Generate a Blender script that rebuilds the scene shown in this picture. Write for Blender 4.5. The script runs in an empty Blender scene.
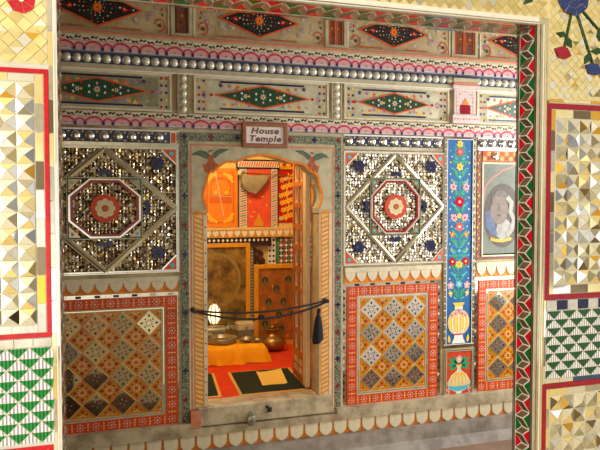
import bpy, math, random
from mathutils import Vector
random.seed(7)
S = bpy.context.scene
C = S.collection
PI = math.pi
sin, cos = math.sin, math.cos

# ------------------------------------------------------------------ materials
def lin(c):
    c = c / 255.0
    return c / 12.92 if c <= 0.04045 else ((c + 0.055) / 1.055) ** 2.4
def rgb(t):
    return (lin(t[0]), lin(t[1]), lin(t[2]), 1)
MATS = {}
def mat(name, col, rough=0.55, metal=0.0, var=0.0, scale=14.0, bump=0.0, bscale=60.0, spec=0.4, col2=None, emit=None):
    m = bpy.data.materials.new(name); m.use_nodes = True
    nt = m.node_tree; b = nt.nodes['Principled BSDF']
    b.inputs['Roughness'].default_value = rough
    b.inputs['Metallic'].default_value = metal
    b.inputs['Specular IOR Level'].default_value = spec
    c = rgb(col)
    b.inputs['Base Color'].default_value = c
    tc = nt.nodes.new('ShaderNodeTexCoord')
    if var > 0:
        n = nt.nodes.new('ShaderNodeTexNoise'); n.inputs['Scale'].default_value = scale
        n.inputs['Detail'].default_value = 6; n.inputs['Roughness'].default_value = 0.65
        nt.links.new(tc.outputs['Object'], n.inputs['Vector'])
        r = nt.nodes.new('ShaderNodeValToRGB')
        d = rgb(col2) if col2 else tuple(x * (1 - var) for x in c[:3]) + (1,)
        r.color_ramp.elements[0].position = 0.36; r.color_ramp.elements[0].color = d
        r.color_ramp.elements[1].position = 0.60; r.color_ramp.elements[1].color = c
        nt.links.new(n.outputs['Fac'], r.inputs['Fac'])
        nt.links.new(r.outputs['Color'], b.inputs['Base Color'])
    if bump > 0:
        n2 = nt.nodes.new('ShaderNodeTexNoise'); n2.inputs['Scale'].default_value = bscale
        n2.inputs['Detail'].default_value = 4
        nt.links.new(tc.outputs['Object'], n2.inputs['Vector'])
        bp = nt.nodes.new('ShaderNodeBump'); bp.inputs['Strength'].default_value = bump
        bp.inputs['Distance'].default_value = 0.004
        nt.links.new(n2.outputs['Fac'], bp.inputs['Height'])
        nt.links.new(bp.outputs['Normal'], b.inputs['Normal'])
    if emit:
        b.inputs['Emission Color'].default_value = rgb(emit[0]); b.inputs['Emission Strength'].default_value = emit[1]
    MATS[name] = m
    return m
def speckle(name, a, b_, c_, scale):
    m = mat(name, a, 0.5); nt = m.node_tree; b = nt.nodes['Principled BSDF']
    tc = nt.nodes.new('ShaderNodeTexCoord'); v = nt.nodes.new('ShaderNodeTexVoronoi')
    v.inputs['Scale'].default_value = scale
    nt.links.new(tc.outputs['Object'], v.inputs['Vector'])
    s = nt.nodes.new('ShaderNodeSeparateColor'); nt.links.new(v.outputs['Color'], s.inputs['Color'])
    r = nt.nodes.new('ShaderNodeValToRGB'); r.color_ramp.interpolation = 'CONSTANT'
    e = r.color_ramp.elements
    e[0].position = 0; e[0].color = rgb(a); e[1].position = 0.5; e[1].color = rgb(b_)
    k = e.new(0.78); k.color = rgb(c_)
    nt.links.new(s.outputs['Red'], r.inputs['Fac']); nt.links.new(r.outputs['Color'], b.inputs['Base Color'])
    return m
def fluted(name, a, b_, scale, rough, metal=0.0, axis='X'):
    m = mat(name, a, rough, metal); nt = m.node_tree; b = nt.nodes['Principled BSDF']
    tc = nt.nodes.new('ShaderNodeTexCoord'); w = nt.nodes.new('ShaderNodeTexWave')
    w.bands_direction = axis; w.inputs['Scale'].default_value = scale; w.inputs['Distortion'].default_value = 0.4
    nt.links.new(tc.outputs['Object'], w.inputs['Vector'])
    r = nt.nodes.new('ShaderNodeValToRGB'); r.color_ramp.elements[0].color = rgb(a); r.color_ramp.elements[1].color = rgb(b_)  # colour bands stand in for reflections along the flutes
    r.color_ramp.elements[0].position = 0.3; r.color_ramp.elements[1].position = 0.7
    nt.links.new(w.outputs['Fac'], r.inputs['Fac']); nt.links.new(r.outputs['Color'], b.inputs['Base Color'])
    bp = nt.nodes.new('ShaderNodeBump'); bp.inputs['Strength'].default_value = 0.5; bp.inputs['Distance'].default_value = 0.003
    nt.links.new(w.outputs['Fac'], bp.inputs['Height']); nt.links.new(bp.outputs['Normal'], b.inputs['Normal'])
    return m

plaster = mat('aged_plaster', (190, 168, 126), 0.7, var=0.35, scale=6, bump=0.25, col2=(150, 126, 86))
whitewash = mat('whitewashed_plaster', (216, 210, 198), .7, var=.08, scale=6)
cream = mat('cream_paint', (216, 204, 172), 0.6, var=0.2, scale=18, bump=0.1)
white = mat('white_enamel', (232, 226, 214), 0.45, var=0.1, scale=30)
greywhite = mat('grey_white_paint', (188, 176, 142), 0.6, var=0.25, scale=16)
stone = mat('worn_marble', (190, 176, 144), 0.5, var=0.4, scale=9, bump=0.2, col2=(140, 122, 98))
greystone = mat('grey_stone', (150, 140, 128), 0.55, var=0.35, scale=7, bump=0.3, col2=(112, 102, 92))
floor_m = mat('floor_carpet', (140, 112, 92), 0.9, var=0.25, scale=5, bump=0.5, bscale=220)
ceil_m = mat('ceiling_plaster', (140, 122, 96), 0.8, var=0.15, scale=4)
dimwall = mat('room_plaster', (112, 90, 64), 0.8, var=0.2, scale=4)
orange = mat('orange_paint', (226, 130, 16), 0.5, var=0.2, scale=40)
deep_orange = mat('deep_orange_paint', (214, 84, 30), 0.5, var=0.2, scale=40)
brick_red = mat('vermilion_paint', (204, 62, 12), 0.45, var=0.22, scale=30)
red = mat('red_glass', (200, 14, 32), 0.12, var=0.25, scale=30)
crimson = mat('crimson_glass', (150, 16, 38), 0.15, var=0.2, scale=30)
rose = mat('rose_paint', (190, 44, 74), 0.5)
pink = mat('pink_paint', (210, 152, 154), 0.5)
palepink = mat('pale_mauve_paint', (208, 186, 180), 0.55, var=0.12, scale=24)
pinkline = mat('salmon_line_paint', (206, 128, 92), 0.55, var=0.25, scale=30)
blue = mat('cobalt_paint', (0, 90, 148), 0.55, var=0.15, scale=30)
bluegrey = mat('slate_blue_paint', (58, 78, 112), 0.4, var=0.25, scale=30)
navy = mat('navy_glass', (28, 30, 70), 0.2)
blueglass = mat('blue_glass', (38, 56, 118), 0.15, var=0.35, scale=60)
turq = mat('turquoise_paint', (70, 176, 196), 0.4)
green = mat('leaf_green_paint', (34, 146, 92), 0.45)
dkgreen = mat('bottle_green_glass', (28, 70, 40), 0.25, var=0.2, scale=40)
glassgreen = mat('emerald_glass', (12, 100, 44), 0.12, var=0.35, scale=50)
yellow = mat('yellow_paint', (236, 186, 50), 0.45)
black = mat('black_paint', (26, 22, 22), 0.4)
darkbrown = mat('dark_brown_wood', (60, 36, 24), 0.5, var=0.3, scale=20)
brownwood = mat('shutter_wood', (128, 70, 34), 0.45, var=0.3, scale=30, col2=(90, 48, 34))
signwood = mat('sign_wood', (152, 94, 62), 0.5, var=0.25, scale=30)
signface = mat('sign_face', (220, 208, 200), 0.5)
signink = mat('sign_ink', (112, 66, 58), 0.5)
lilac = mat('lilac_paint', (160, 130, 146), 0.5)
speck = speckle('green_speckle', (102, 104, 82), (142, 144, 116), (58, 62, 50), 150)
# mirrors
mirror = mat('mirror_glass', (238, 236, 228), 0.03, 1.0)
oldmirror = mat('old_mirror_glass', (206, 198, 178), 0.09, 1.0, var=0.25, scale=20)
goldmirror = mat('gold_mirror_glass', (248, 226, 160), 0.06, 1.0, var=0.12, scale=20)
palegold = mat('pale_gold_mirror_glass', (254, 236, 176), 0.08, 1.0, var=0.1, scale=20)
ambermirror = mat('amber_mirror_glass', (230, 176, 70), 0.06, 1.0)
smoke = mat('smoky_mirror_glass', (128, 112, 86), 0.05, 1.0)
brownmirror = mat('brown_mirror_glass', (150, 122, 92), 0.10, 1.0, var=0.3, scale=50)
facet_clear = mat('facet_mirror_glass', (204, 200, 190), 0.34, 1.0)
facet_old = mat('facet_old_mirror_glass', (166, 154, 126), 0.3, 1.0)
facet_gold = mat('facet_gold_mirror_glass', (190, 164, 108), 0.28, 1.0)
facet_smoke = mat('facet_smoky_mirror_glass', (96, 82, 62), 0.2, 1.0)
zigbrown = mat('zigzag_brown_mirror', (176, 148, 116), 0.32, 0.75, var=0.35, scale=60)
zigdark = mat('zigzag_dark_mirror', (138, 112, 84), 0.32, 0.75, var=0.35, scale=60)
grout = mat('white_grout', (226, 218, 198), 0.6)
goldgrout = mat('cream_grout', (222, 204, 150), 0.6)
dkgrout = mat('brown_grout', (110, 92, 66), 0.7)
yellowtile = mat('mustard_glazed_tile', (206, 126, 14), 0.22, var=0.2, scale=40)
redbrown = mat('red_brown_paint', (130, 52, 24), 0.5)
# interior
carpet = mat('red_carpet', (224, 62, 16), 0.9, var=0.2, scale=30, bump=0.4, bscale=300)
matgreen = mat('dark_green_felt', (22, 42, 34), 0.9, var=0.2, scale=40, bump=0.3, bscale=300)
matyellow = mat('mat_binding', (214, 176, 92), 0.8)
paper = mat('yellow_cloth_paper', (240, 206, 104), 0.8, bump=0.2, bscale=30)
ycloth = mat('saffron_cloth', (255, 178, 0), 0.75, var=0.1, scale=12, bump=0.15, bscale=40)
brass = mat('aged_brass', (168, 138, 78), 0.38, 0.9, var=0.3, scale=16)
steel = mat('tarnished_silver', (150, 146, 126), 0.34, 0.5, var=0.3, scale=22)
iron = mat('dark_iron', (66, 60, 56), 0.45, 0.7, var=0.3, scale=30)
ropem = mat('black_cord', (36, 34, 34), 0.85, bump=0.8, bscale=300)
bagm = mat('grey_sack_cloth', (150, 136, 104), 0.9, var=0.25, scale=20, bump=0.3, bscale=80)
inwall = mat('ochre_wall', (226, 190, 110), 0.7, var=0.12, scale=8)
opanel = mat('orange_lacquer', (240, 136, 20), 0.35, var=0.12, scale=10)
odark = mat('burnt_orange_lacquer', (216, 98, 16), 0.4)
coral = mat('coral_lacquer', (230, 84, 50), 0.4, var=0.15, scale=16)
inred = mat('crimson_lacquer', (190, 22, 20), 0.4, var=0.15, scale=14)
goldpaint = mat('gold_leaf_paint', (240, 190, 50), 0.4)
goldframe = mat('gilt_frame', (222, 158, 36), 0.35, var=0.2, scale=30)
picfield = mat('brown_picture_field', (176, 106, 46), 0.3, var=0.4, scale=16, col2=(128, 82, 40))
darkpic = mat('dark_gilt_picture', (160, 128, 62), 0.18, var=0.55, scale=9, col2=(84, 64, 34))
leafwood = mat('door_leaf_wood', (164, 88, 36), 0.4, var=0.25, scale=20)
leafpale = mat('door_leaf_pale_paint', (206, 178, 132), 0.45, var=0.15, scale=20)
pane_m = mat('door_pane_glass', (176, 160, 128), 0.15, var=0.3, scale=20)
reflect_bg = mat('reflection_grey_green', (112, 116, 98), 0.5, var=0.3, scale=10)
reflect_dk = mat('reflection_brown', (84, 70, 56), 0.5, var=0.3, scale=16)
skin = mat('painted_skin', (190, 152, 124), 0.4)
palered = mat('pale_pinkish_line', (196, 110, 96), 0.4)
paleblue = mat('painted_pale_blue', (84, 98, 130), 0.5, var=0.4, scale=60)
wingm = mat('wing_grey_green', (92, 108, 82), 0.6, var=0.3, scale=60)
robe = mat('robe_rust', (176, 88, 44), 0.6, var=0.2, scale=30)
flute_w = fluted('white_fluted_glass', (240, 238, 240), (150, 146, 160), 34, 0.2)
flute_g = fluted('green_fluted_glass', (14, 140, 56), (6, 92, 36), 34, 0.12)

flame = mat('lit_lamp_white', (255, 244, 214), 0.4, emit=((255, 236, 190), 1.6))

# ------------------------------------------------------------------ builders
OFF = {}
class MB:
    """Collects shapes on a wall plane y = Y (shapes face -y, h = height off the wall)."""
    def __init__(s, Y=0.0):
        s.Y = Y; s.v = []; s.f = []; s.fm = []; s.mats = []; s.sm = []
    def mi(s, m):
        if m not in s.mats: s.mats.append(m)
        return s.mats.index(m)
    def face(s, pts, m, smooth=False):
        b = len(s.v); s.v += [tuple(p) for p in pts]
        s.f.append(tuple(range(b, b + len(pts)))); s.fm.append(s.mi(m)); s.sm.append(smooth)
    def mesh(s, vs, fs, m, smooth=False):
        b = len(s.v); s.v += [tuple(p) for p in vs]; k = s.mi(m)
        for f in fs:
            s.f.append(tuple(b + i for i in f)); s.fm.append(k); s.sm.append(smooth)
    def poly(s, pts, m, h, t=0.0):
        a = sum(pts[i][0] * pts[(i + 1) % len(pts)][1] - pts[(i + 1) % len(pts)][0] * pts[i][1] for i in range(len(pts)))
        if a < 0: pts = pts[::-1]
        n = len(pts); y = s.Y - h
        vs = [(p[0], y, p[1]) for p in pts]; fs = [tuple(range(n))]
        if t > 0:
            vs += [(p[0], y + t, p[1]) for p in pts]
            fs += [(i, n + i, n + (i + 1) % n, (i + 1) % n) for i in range(n)]
        s.mesh(vs, fs, m)
    def rect(s, x0, x1, z0, z1, m, h, t=0.0):
        s.poly([(x0, z0), (x1, z0), (x1, z1), (x0, z1)], m, h, t)
    def box(s, x0, x1, y0, y1, z0, z1, m):
        vs = [(x, y, z) for z in (z0, z1) for y in (y0, y1) for x in (x0, x1)]
        s.mesh(vs, [(0, 1, 5, 4), (1, 3, 7, 5), (3, 2, 6, 7), (2, 0, 4, 6), (4, 5, 7, 6), (0, 2, 3, 1)], m)
    def ring(s, o, i, m, h, t=0.0):
        n = len(o); y = s.Y - h
        vs = [(p[0], y, p[1]) for p in o] + [(p[0], y, p[1]) for p in i]
        fs = [(k, (k + 1) % n, n + (k + 1) % n, n + k) for k in range(n)]
        if t > 0:
            vs += [(p[0], y + t, p[1]) for p in o] + [(p[0], y + t, p[1]) for p in i]
            fs += [(k, 2 * n + k, 2 * n + (k + 1) % n, (k + 1) % n) for k in range(n)]
            fs += [(n + k, n + (k + 1) % n, 3 * n + (k + 1) % n, 3 * n + k) for k in range(n)]
        s.mesh(vs, fs, m)
    def frame(s, x0, x1, z0, z1, w, m, h, t=0.0, wz=None):
        wz = wz or w
        s.ring([(x0, z0), (x1, z0), (x1, z1), (x0, z1)], [(x0 + w, z0 + wz), (x1 - w, z0 + wz), (x1 - w, z1 - wz), (x0 + w, z1 - wz)], m, h, t)
    def disc(s, cx, cz, r, m, h, n=12, rz=None, t=0.0, a0=0.0):
        rz = rz or r
        s.poly([(cx + r * cos(a0 + 2 * PI * k / n), cz + rz * sin(a0 + 2 * PI * k / n)) for k in range(n)], m, h, t)
    def leaf(s, cx, cz, L, w, a, m, h):
        ca, sa = cos(a), sin(a)
        p = [(0, 0), (.3 * L, -w / 2), (.65 * L, -w * .4), (L, 0), (.65 * L, w * .4), (.3 * L, w / 2)]
        s.poly([(cx + x * ca - z * sa, cz + x * sa + z * ca) for x, z in p], m, h)
    def flower(s, cx, cz, r, n, m, mc, h, a0=0.0, pw=0.75):
        for k in range(n):
            s.leaf(cx, cz, r, r * pw * 4.5 / n, a0 + 2 * PI * k / n, m, h + .0002 * (k % 2))
        s.disc(cx, cz, r * .28, mc, h + .0007, 8)
    def line(s, p, q, w, m, h, t=0.0):
        dx, dz = q[0] - p[0], q[1] - p[1]; l = math.hypot(dx, dz) or 1
        nx, nz = -dz / l * w / 2, dx / l * w / 2
        s.poly([(p[0] - nx, p[1] - nz), (q[0] - nx, q[1] - nz), (q[0] + nx, q[1] + nz), (p[0] + nx, p[1] + nz)], m, h, t)
    def path(s, pts, w, m, h, t=0.0):
        n = len(pts); L = []; R = []
        for k in range(n):
            a = pts[max(0, k - 1)]; b = pts[min(n - 1, k + 1)]
            dx, dz = b[0] - a[0], b[1] - a[1]; l = math.hypot(dx, dz) or 1
            L.append((pts[k][0] - dz / l * w / 2, pts[k][1] + dx / l * w / 2)); R.append((pts[k][0] + dz / l * w / 2, pts[k][1] - dx / l * w / 2))
        y = s.Y - h
        vs = [(p[0], y, p[1]) for p in R] + [(p[0], y, p[1]) for p in L]
        fs = [(k, k + 1, n + k + 1, n + k) for k in range(n - 1)]
        if t > 0:
            vs += [(p[0], y + t, p[1]) for p in R] + [(p[0], y + t, p[1]) for p in L]
            fs += [(k, 2 * n + k, 2 * n + k + 1, k + 1) for k in range(n - 1)] + [(n + k, n + k + 1, 3 * n + k + 1, 3 * n + k) for k in range(n - 1)]
        s.mesh(vs, fs, m)
    def ridge(s, p, q, w, m1, m2, h, rise):
        dx, dz = q[0] - p[0], q[1] - p[1]; l = math.hypot(dx, dz); nx, nz = -dz / l * w / 2, dx / l * w / 2
        y0, y1 = s.Y - h, s.Y - h - rise
        a, b, c, d, e, f = (p[0] + nx, y0, p[1] + nz), (q[0] + nx, y0, q[1] + nz), (p[0], y1, p[1]), (q[0], y1, q[1]), (p[0] - nx, y0, p[1] - nz), (q[0] - nx, y0, q[1] - nz)
        s.face([a, c, d, b], m1); s.face([c, e, f, d], m2)
    def halfring(s, cx, cz, rx, rz, w, m, h, n=10):
        o = [(cx + rx * cos(PI * k / n), cz + rz * sin(PI * k / n)) for k in range(n + 1)]
        s.path(o, w, m, h)
    def dome(s, cx, cz, r, d, m, h=0.0, n=14, rings=5):
        vs = [(cx, s.Y - h - d, cz)]; fs = []
        for j in range(1, rings + 1):
            a = PI / 2 * j / rings
            for k in range(n):
                t = 2 * PI * k / n
                vs.append((cx + r * sin(a) * cos(t), s.Y - h - d * cos(a), cz + r * sin(a) * sin(t)))
        fs += [(0, 1 + k, 1 + (k + 1) % n) for k in range(n)]
        for j in range(rings - 1):
            for k in range(n):
                a = 1 + j * n + k; b = 1 + j * n + (k + 1) % n
                fs.append((a, a + n, b + n, b))
        s.mesh(vs, fs, m, True)
    def lathe(s, cx, cy, prof, m, n=24, z0=0.0):
        vs = []; fs = []
        for r, z in prof:
            for k in range(n):
                vs.append((cx + r * cos(2 * PI * k / n), cy + r * sin(2 * PI * k / n), z0 + z))
        for j in range(len(prof) - 1):
            for k in range(n):
                a = j * n + k; b = j * n + (k + 1) % n
                fs.append((a, b, b + n, a + n))
        s.mesh(vs, fs, m, True)
    def tube(s, pts, r, m, n=8, r2=None):
        P = [Vector(p) for p in pts]; vs = []; fs = []; N = len(P)
        for i, p in enumerate(P):
            d = (P[min(N - 1, i + 1)] - P[max(0, i - 1)]).normalized()
            u = d.cross(Vector((0, 1, 0)))
            if u.length < 1e-3: u = d.cross(Vector((0, 0, 1)))
            u.normalize(); w = d.cross(u)
            rr = r if r2 is None else r + (r2 - r) * i / (N - 1)
            for k in range(n):
                a = 2 * PI * k / n
                vs.append(tuple(p + u * rr * cos(a) + w * rr * sin(a)))
        for i in range(N - 1):
            for k in range(n):
                a = i * n + k; b = i * n + (k + 1) % n
                fs.append((a, b, b + n, a + n))
        fs.append(tuple(range(n))); fs.append(tuple((N - 1) * n + k for k in range(n)))
        s.mesh(vs, fs, m, True)
    def build(s, name, parent=None, loc=None, bevel=0.0, local=False):
        if local: off = Vector((0, 0, 0))
        elif parent is not None: off = OFF.get(parent.name, Vector((0, 0, 0)))
        elif loc is not None: off = Vector(loc)
        else:
            off = Vector(((min(v[0] for v in s.v) + max(v[0] for v in s.v)) / 2, (min(v[1] for v in s.v) + max(v[1] for v in s.v)) / 2, min(v[2] for v in s.v)))
        me = bpy.data.meshes.new(name)
        me.from_pydata([(v[0] - off.x, v[1] - off.y, v[2] - off.z) for v in s.v], [], s.f)
        for m in s.mats: me.materials.append(m)
        me.polygons.foreach_set('material_index', s.fm)
        me.polygons.foreach_set('use_smooth', s.sm)
        me.update()
        o = bpy.data.objects.new(name, me); C.objects.link(o)
        OFF[o.name] = off.copy()
        if parent is not None: o.parent = parent
        else: o.location = off
        if bevel > 0:
            bv = o.modifiers.new('bevel', 'BEVEL'); bv.width = bevel; bv.segments = 2; bv.limit_method = 'ANGLE'
        return o

def tag(o, label, cat, group=None):
    o['label'] = label; o['category'] = cat
    if group: o['group'] = group
    return o
def T(name, label, cat, loc, group=None):
    o = bpy.data.objects.new(name, None); o.empty_display_size = 0.05; C.objects.link(o)
    o.location = loc; OFF[o.name] = Vector(loc)
    return tag(o, label, cat, group)
def struct(o):
    o['kind'] = 'structure'; return o
def part_copy(src, parent, d):
    c = src.copy(); C.objects.link(c); c.parent = parent
    c.location = Vector(src.location) + Vector(d); OFF[c.name] = OFF[src.name].copy()
    return c
def wob(a): return random.uniform(-a, a)

B = 4.0     # plane of the far decorated wall
FR = 2.0    # plane of the near mirror-mosaic wall
H = 1.6     # eye height

# ------------------------------------------------------------------ the setting
m = MB()
m.box(-1.3, 4.4, 2.0, 3.999, -0.1, 0.0, floor_m); m.box(-3.0, 4.4, -3.2, 2.0, -0.1, 0.0, whitewash); struct(m.build('floor'))
m = MB()
m.box(-1.3, .76, B, B + .14, 0, 3.0, plaster); m.box(1.54, 4.4, B, B + .14, 0, 3.0, plaster)
m.box(.76, .806, B, B + .14, 0, 1.50, plaster); m.box(1.500, 1.54, B, B + .14, 0, 1.50, plaster)
m.box(.76, 1.54, B, B + .14, 1.90, 3.0, plaster); m.box(.806, 1.500, B, B + .14, 0, .264, plaster)
struct(m.build('wall_back'))
m = MB(); m.box(-1.3, 4.4, 2.11, B + .14, 3.0, 3.1, ceil_m); struct(m.build('ceiling'))
m = MB(); m.box(-1.4, -1.3, 2.0, B + .14, 0, 3.1, dimwall); struct(m.build('wall_left'))
m = MB()
m.box(3.6, 3.7, 2.112, 2.35, 0, 3.1, whitewash); m.box(3.6, 3.7, 3.9, 3.999, 0, 3.1, whitewash)
m.box(3.6, 3.7, 2.35, 3.9, 0, .5, whitewash); m.box(3.6, 3.7, 2.35, 3.9, 2.65, 3.1, whitewash)
struct(m.build('wall_right'))
# near wall around the opening
OX0, OX1, OZ = 0.0, 1.541, 2.183
m = MB()
m.box(-1.4, OX0 - .001, FR, FR + .11, 0, 3.1, whitewash); m.box(OX1 + .001, 4.4, FR, FR + .11, 0, 3.1, whitewash)
m.box(OX0 - .001, OX1 + .001, FR, FR + .11, OZ + .001, 3.1, whitewash)
wf = struct(m.build('wall_front', loc=(0, FR, 0)))
def rhomb_field(x0, x1, z0, z1, c, mats, skip=None, tilt=.036):
    """Diagonal lattice of small mirror pieces bedded in grout, each piece set at its own slight angle."""
    m = MB(FR); m.rect(x0, x1, z0, z1, goldgrout, .0015)
    n0, n1 = int((x1 - x0) / c) + 2, int((z1 - z0) / c) + 2
    for i in range(-1, n0 * 2):
        for j in range(-1, n1 * 2):
            cx = x0 + i * c / 2; cz = z0 + j * c / 2
            if (i + j) % 2: continue
            if cx - c * .35 < x0 or cx + c * .35 > x1 or cz - c * .35 < z0 or cz + c * .35 > z1: continue
            if skip and skip(cx, cz): continue
            ax, az = wob(tilt), wob(tilt); k = c * .475
            q = [(-k, 0), (0, -k), (k, 0), (0, k)]
            q = [(a + wob(c * .03), b + wob(c * .03)) for a, b in q]
            pm = random.choices(mats, (6, 2.2, 1.6, .25))[0]
            if random.random() < .55:   # cut into two triangles
                for tri in ((q[0], q[1], q[2]), (q[0], q[2], q[3])):
                    ax, az = wob(tilt), wob(tilt)
                    m.face([(min(max(cx + a, x0), x1), FR - .0045 - a * ax - b * az, min(max(cz + b, z0), z1)) for a, b in tri], random.choices(mats, (6, 2.2, 1.6, .25))[0])
            else:
                m.face([(min(max(cx + a, x0), x1), FR - .0045 - a * ax - b * az, min(max(cz + b, z0), z1)) for a, b in q], pm)
    return m
GM = [palegold, goldmirror, mirror, ambermirror]
rhomb_field(OX0 - .01, 1.585, OZ + .022, 2.5, .036, GM).build('mirror_mosaic_pattern', wf)
rhomb_field(1.585, 2.3, 1.935, 2.5, .031, GM).build('mirror_mosaic_pattern', wf)
rhomb_field(-.62, -.024, 1.953, 2.4, .040, GM).build('mirror_mosaic_pattern', wf)
m = MB(FR)   # mirror slips between red frames and jamb edging
def slips(x0, x1, z0, z1, n, mats, horiz=False):
    for k in range(n):
        a = k / n; b = (k + 1) / n; g = .0012
        mm = random.choice(mats)
        if horiz: m.rect(x0 + (x1 - x0) * a + g, x0 + (x1 - x0) * b - g, z0, z1, mm, .003 + wob(.0008), .003)
        else: m.rect(x0, x1, z0 + (z1 - z0) * a + g, z0 + (z1 - z0) * b - g, mm, .003 + wob(.0008), .003)
slips(-.0215, -.011, .6, 2.4, 20, [mirror, palegold, goldmirror, oldmirror, smoke])
slips(1.578, 1.586, .3, 1.93, 16, [mirror, palegold, goldmirror, oldmirror, smoke])
slips(-.6, -.022, 1.197, 1.219, 12, [mirror, oldmirror], True)
slips(1.588, 2.3, 1.207, 1.24, 16, [navy, oldmirror, blueglass, mirror], True)
slips(1.588, 2.3, .952, .966, 12, [mirror, oldmirror, bluegrey], True)
slips(1.5865, 2.3, 1.925, 1.934, 12, [ambermirror, palegold, mirror], True)
m.build('mirror_slip_pattern', wf)

# jamb linings with the zigzag mosaic
def zigzag(m, P, L, w, per, phase=0, zigbrown=zigbrown, zigdark=zigdark):
    """P(s, c) -> xyz; s runs along the strip (0..L), c across (0..w)."""
    def q(pts, mt): m.face([P(*p) for p in pts], mt)
    g = .0035
    k = 0; s = -per * phase
    q([(0, 0, 0), (L, 0, 0), (L, w, 0), (0, w, 0)], grout)
    ca, cb = .22 * w, .78 * w
    while s < L:
        def cl(v): return min(max(v, 0), L)
        e = .002
        A = red if k % 2 == 0 else glassgreen
        c0, tl, tr, c1 = .15 * w, .48 * w, .52 * w, .85 * w; h = .5 * per
        q([(cl(s + g), c0, e), (cl(s + per - g), c0, e), (cl(s + h), tl - g, e)], A)          # coloured side triangles
        q([(cl(s + h + g), c1, e), (cl(s + per + h - g), c1, e), (cl(s + per), tr + g, e)], A)
        t = .004; f = g * .55                                                                  # brown mirror zigzag between them
        q([(cl(s + f), c0 + g, e), (cl(s + h - f), tl + f, e + t), (cl(s + h - f), c1 - g, e + t), (cl(s + f), tr - f, e)], zigbrown)
        q([(cl(s + h + f), tl + f, e), (cl(s + per - f), c0 + g, e + t * .6), (cl(s + per - f), tr - f, e + t * .6), (cl(s + h + f), c1 - g, e)], zigdark)
        s += per; k += 1
    for a, b in ((0, .05 * w), (.07 * w, .13 * w), (.87 * w, .93 * w), (.95 * w, w)):
        q([(0, a, .0045), (L, a, .0045), (L, b, .0045), (0, b, .0045)], oldmirror)
m = MB(); m.box(OX1 + .0005, OX1 + .0009, FR, FR + .11, 0, OZ, plaster)
zigzag(m, lambda s, c, h=0: (OX1 - h, FR + .11 - c, s), OZ, .11, .0585)
struct(m.build('trim_1'))
m = MB()
zigzag(m, lambda s, c, h=0: (OX0 + .010 * (c / .11) + h, FR + c, s), OZ, .11, .0585, .3)
struct(m.build('trim_2'))
m = MB()
zigzag(m, lambda s, c, h=0: (OX0 + s, FR + c, OZ - .014 * c / .11 - h), OX1, .11, .0585, 0, facet_clear, facet_old)
struct(m.build('trim_3'))
# pale edging along the near edge of the opening
m = MB(FR)
m.rect(OX1, 1.576, 0, OZ + .022, greywhite, .006, .006); m.rect(1.5495, 1.5545, 0, OZ, oldmirror, .0068); m.rect(1.557, 1.562, 0, OZ, white, .0068); m.rect(1.544, 1.5475, 0, OZ, smoke, .0068)
m.rect(1.5655, 1.569, 0, OZ, palegold, .0068)
m.rect(-.0105, OX0, 0, OZ + .022, white, .006, .006); m.rect(-.0075, -.003, 0, OZ, mirror, .0068)
m.rect(OX0, OX1, OZ, OZ + .022, white, .006, .006); m.rect(OX0, OX1, OZ + .003, OZ + .0065, oldmirror, .0068)
struct(m.build('trim_4'))

# ------------------------------------------------------------------ near wall: red-framed mirror panels
def pyramid_field(m, x0, x1, z0, z1, c, hgt, mats, wts, gm=grout, inset=.93):
    nx = max(1, round((x1 - x0) / c)); nz = max(1, round((z1 - z0) / c))
    cx, cz = (x1 - x0) / nx, (z1 - z0) / nz
    for i in range(nx):
        for j in range(nz):
            a, b = x0 + i * cx, z0 + j * cz
            ap = (a + cx * (.5 + wob(.17)), m.Y - hgt * random.uniform(.35, 1.35), b + cz * (.5 + wob(.17)))
            q = [(a, m.Y - .001, b), (a + cx, m.Y - .001, b), (a + cx, m.Y - .001, b + cz), (a, m.Y - .001, b + cz)]
            for k in range(4):
                p0, p1 = q[k], q[(k + 1) % 4]
                m.face([p0, p1, ap], gm)
                ct = [(p0[d] + p1[d] + ap[d]) / 3 for d in range(3)]
                mm = random.choices(mats, wts)[0]
                j3 = [wob(.0007) for _ in range(3)]
                m.face([(ct[0] + (p[0] - ct[0]) * inset, ct[1] + (p[1] - ct[1]) * inset - .0018 + j3[n], ct[2] + (p[2] - ct[2]) * inset) for n, p in enumerate((p0, p1, ap))], mm)
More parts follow.
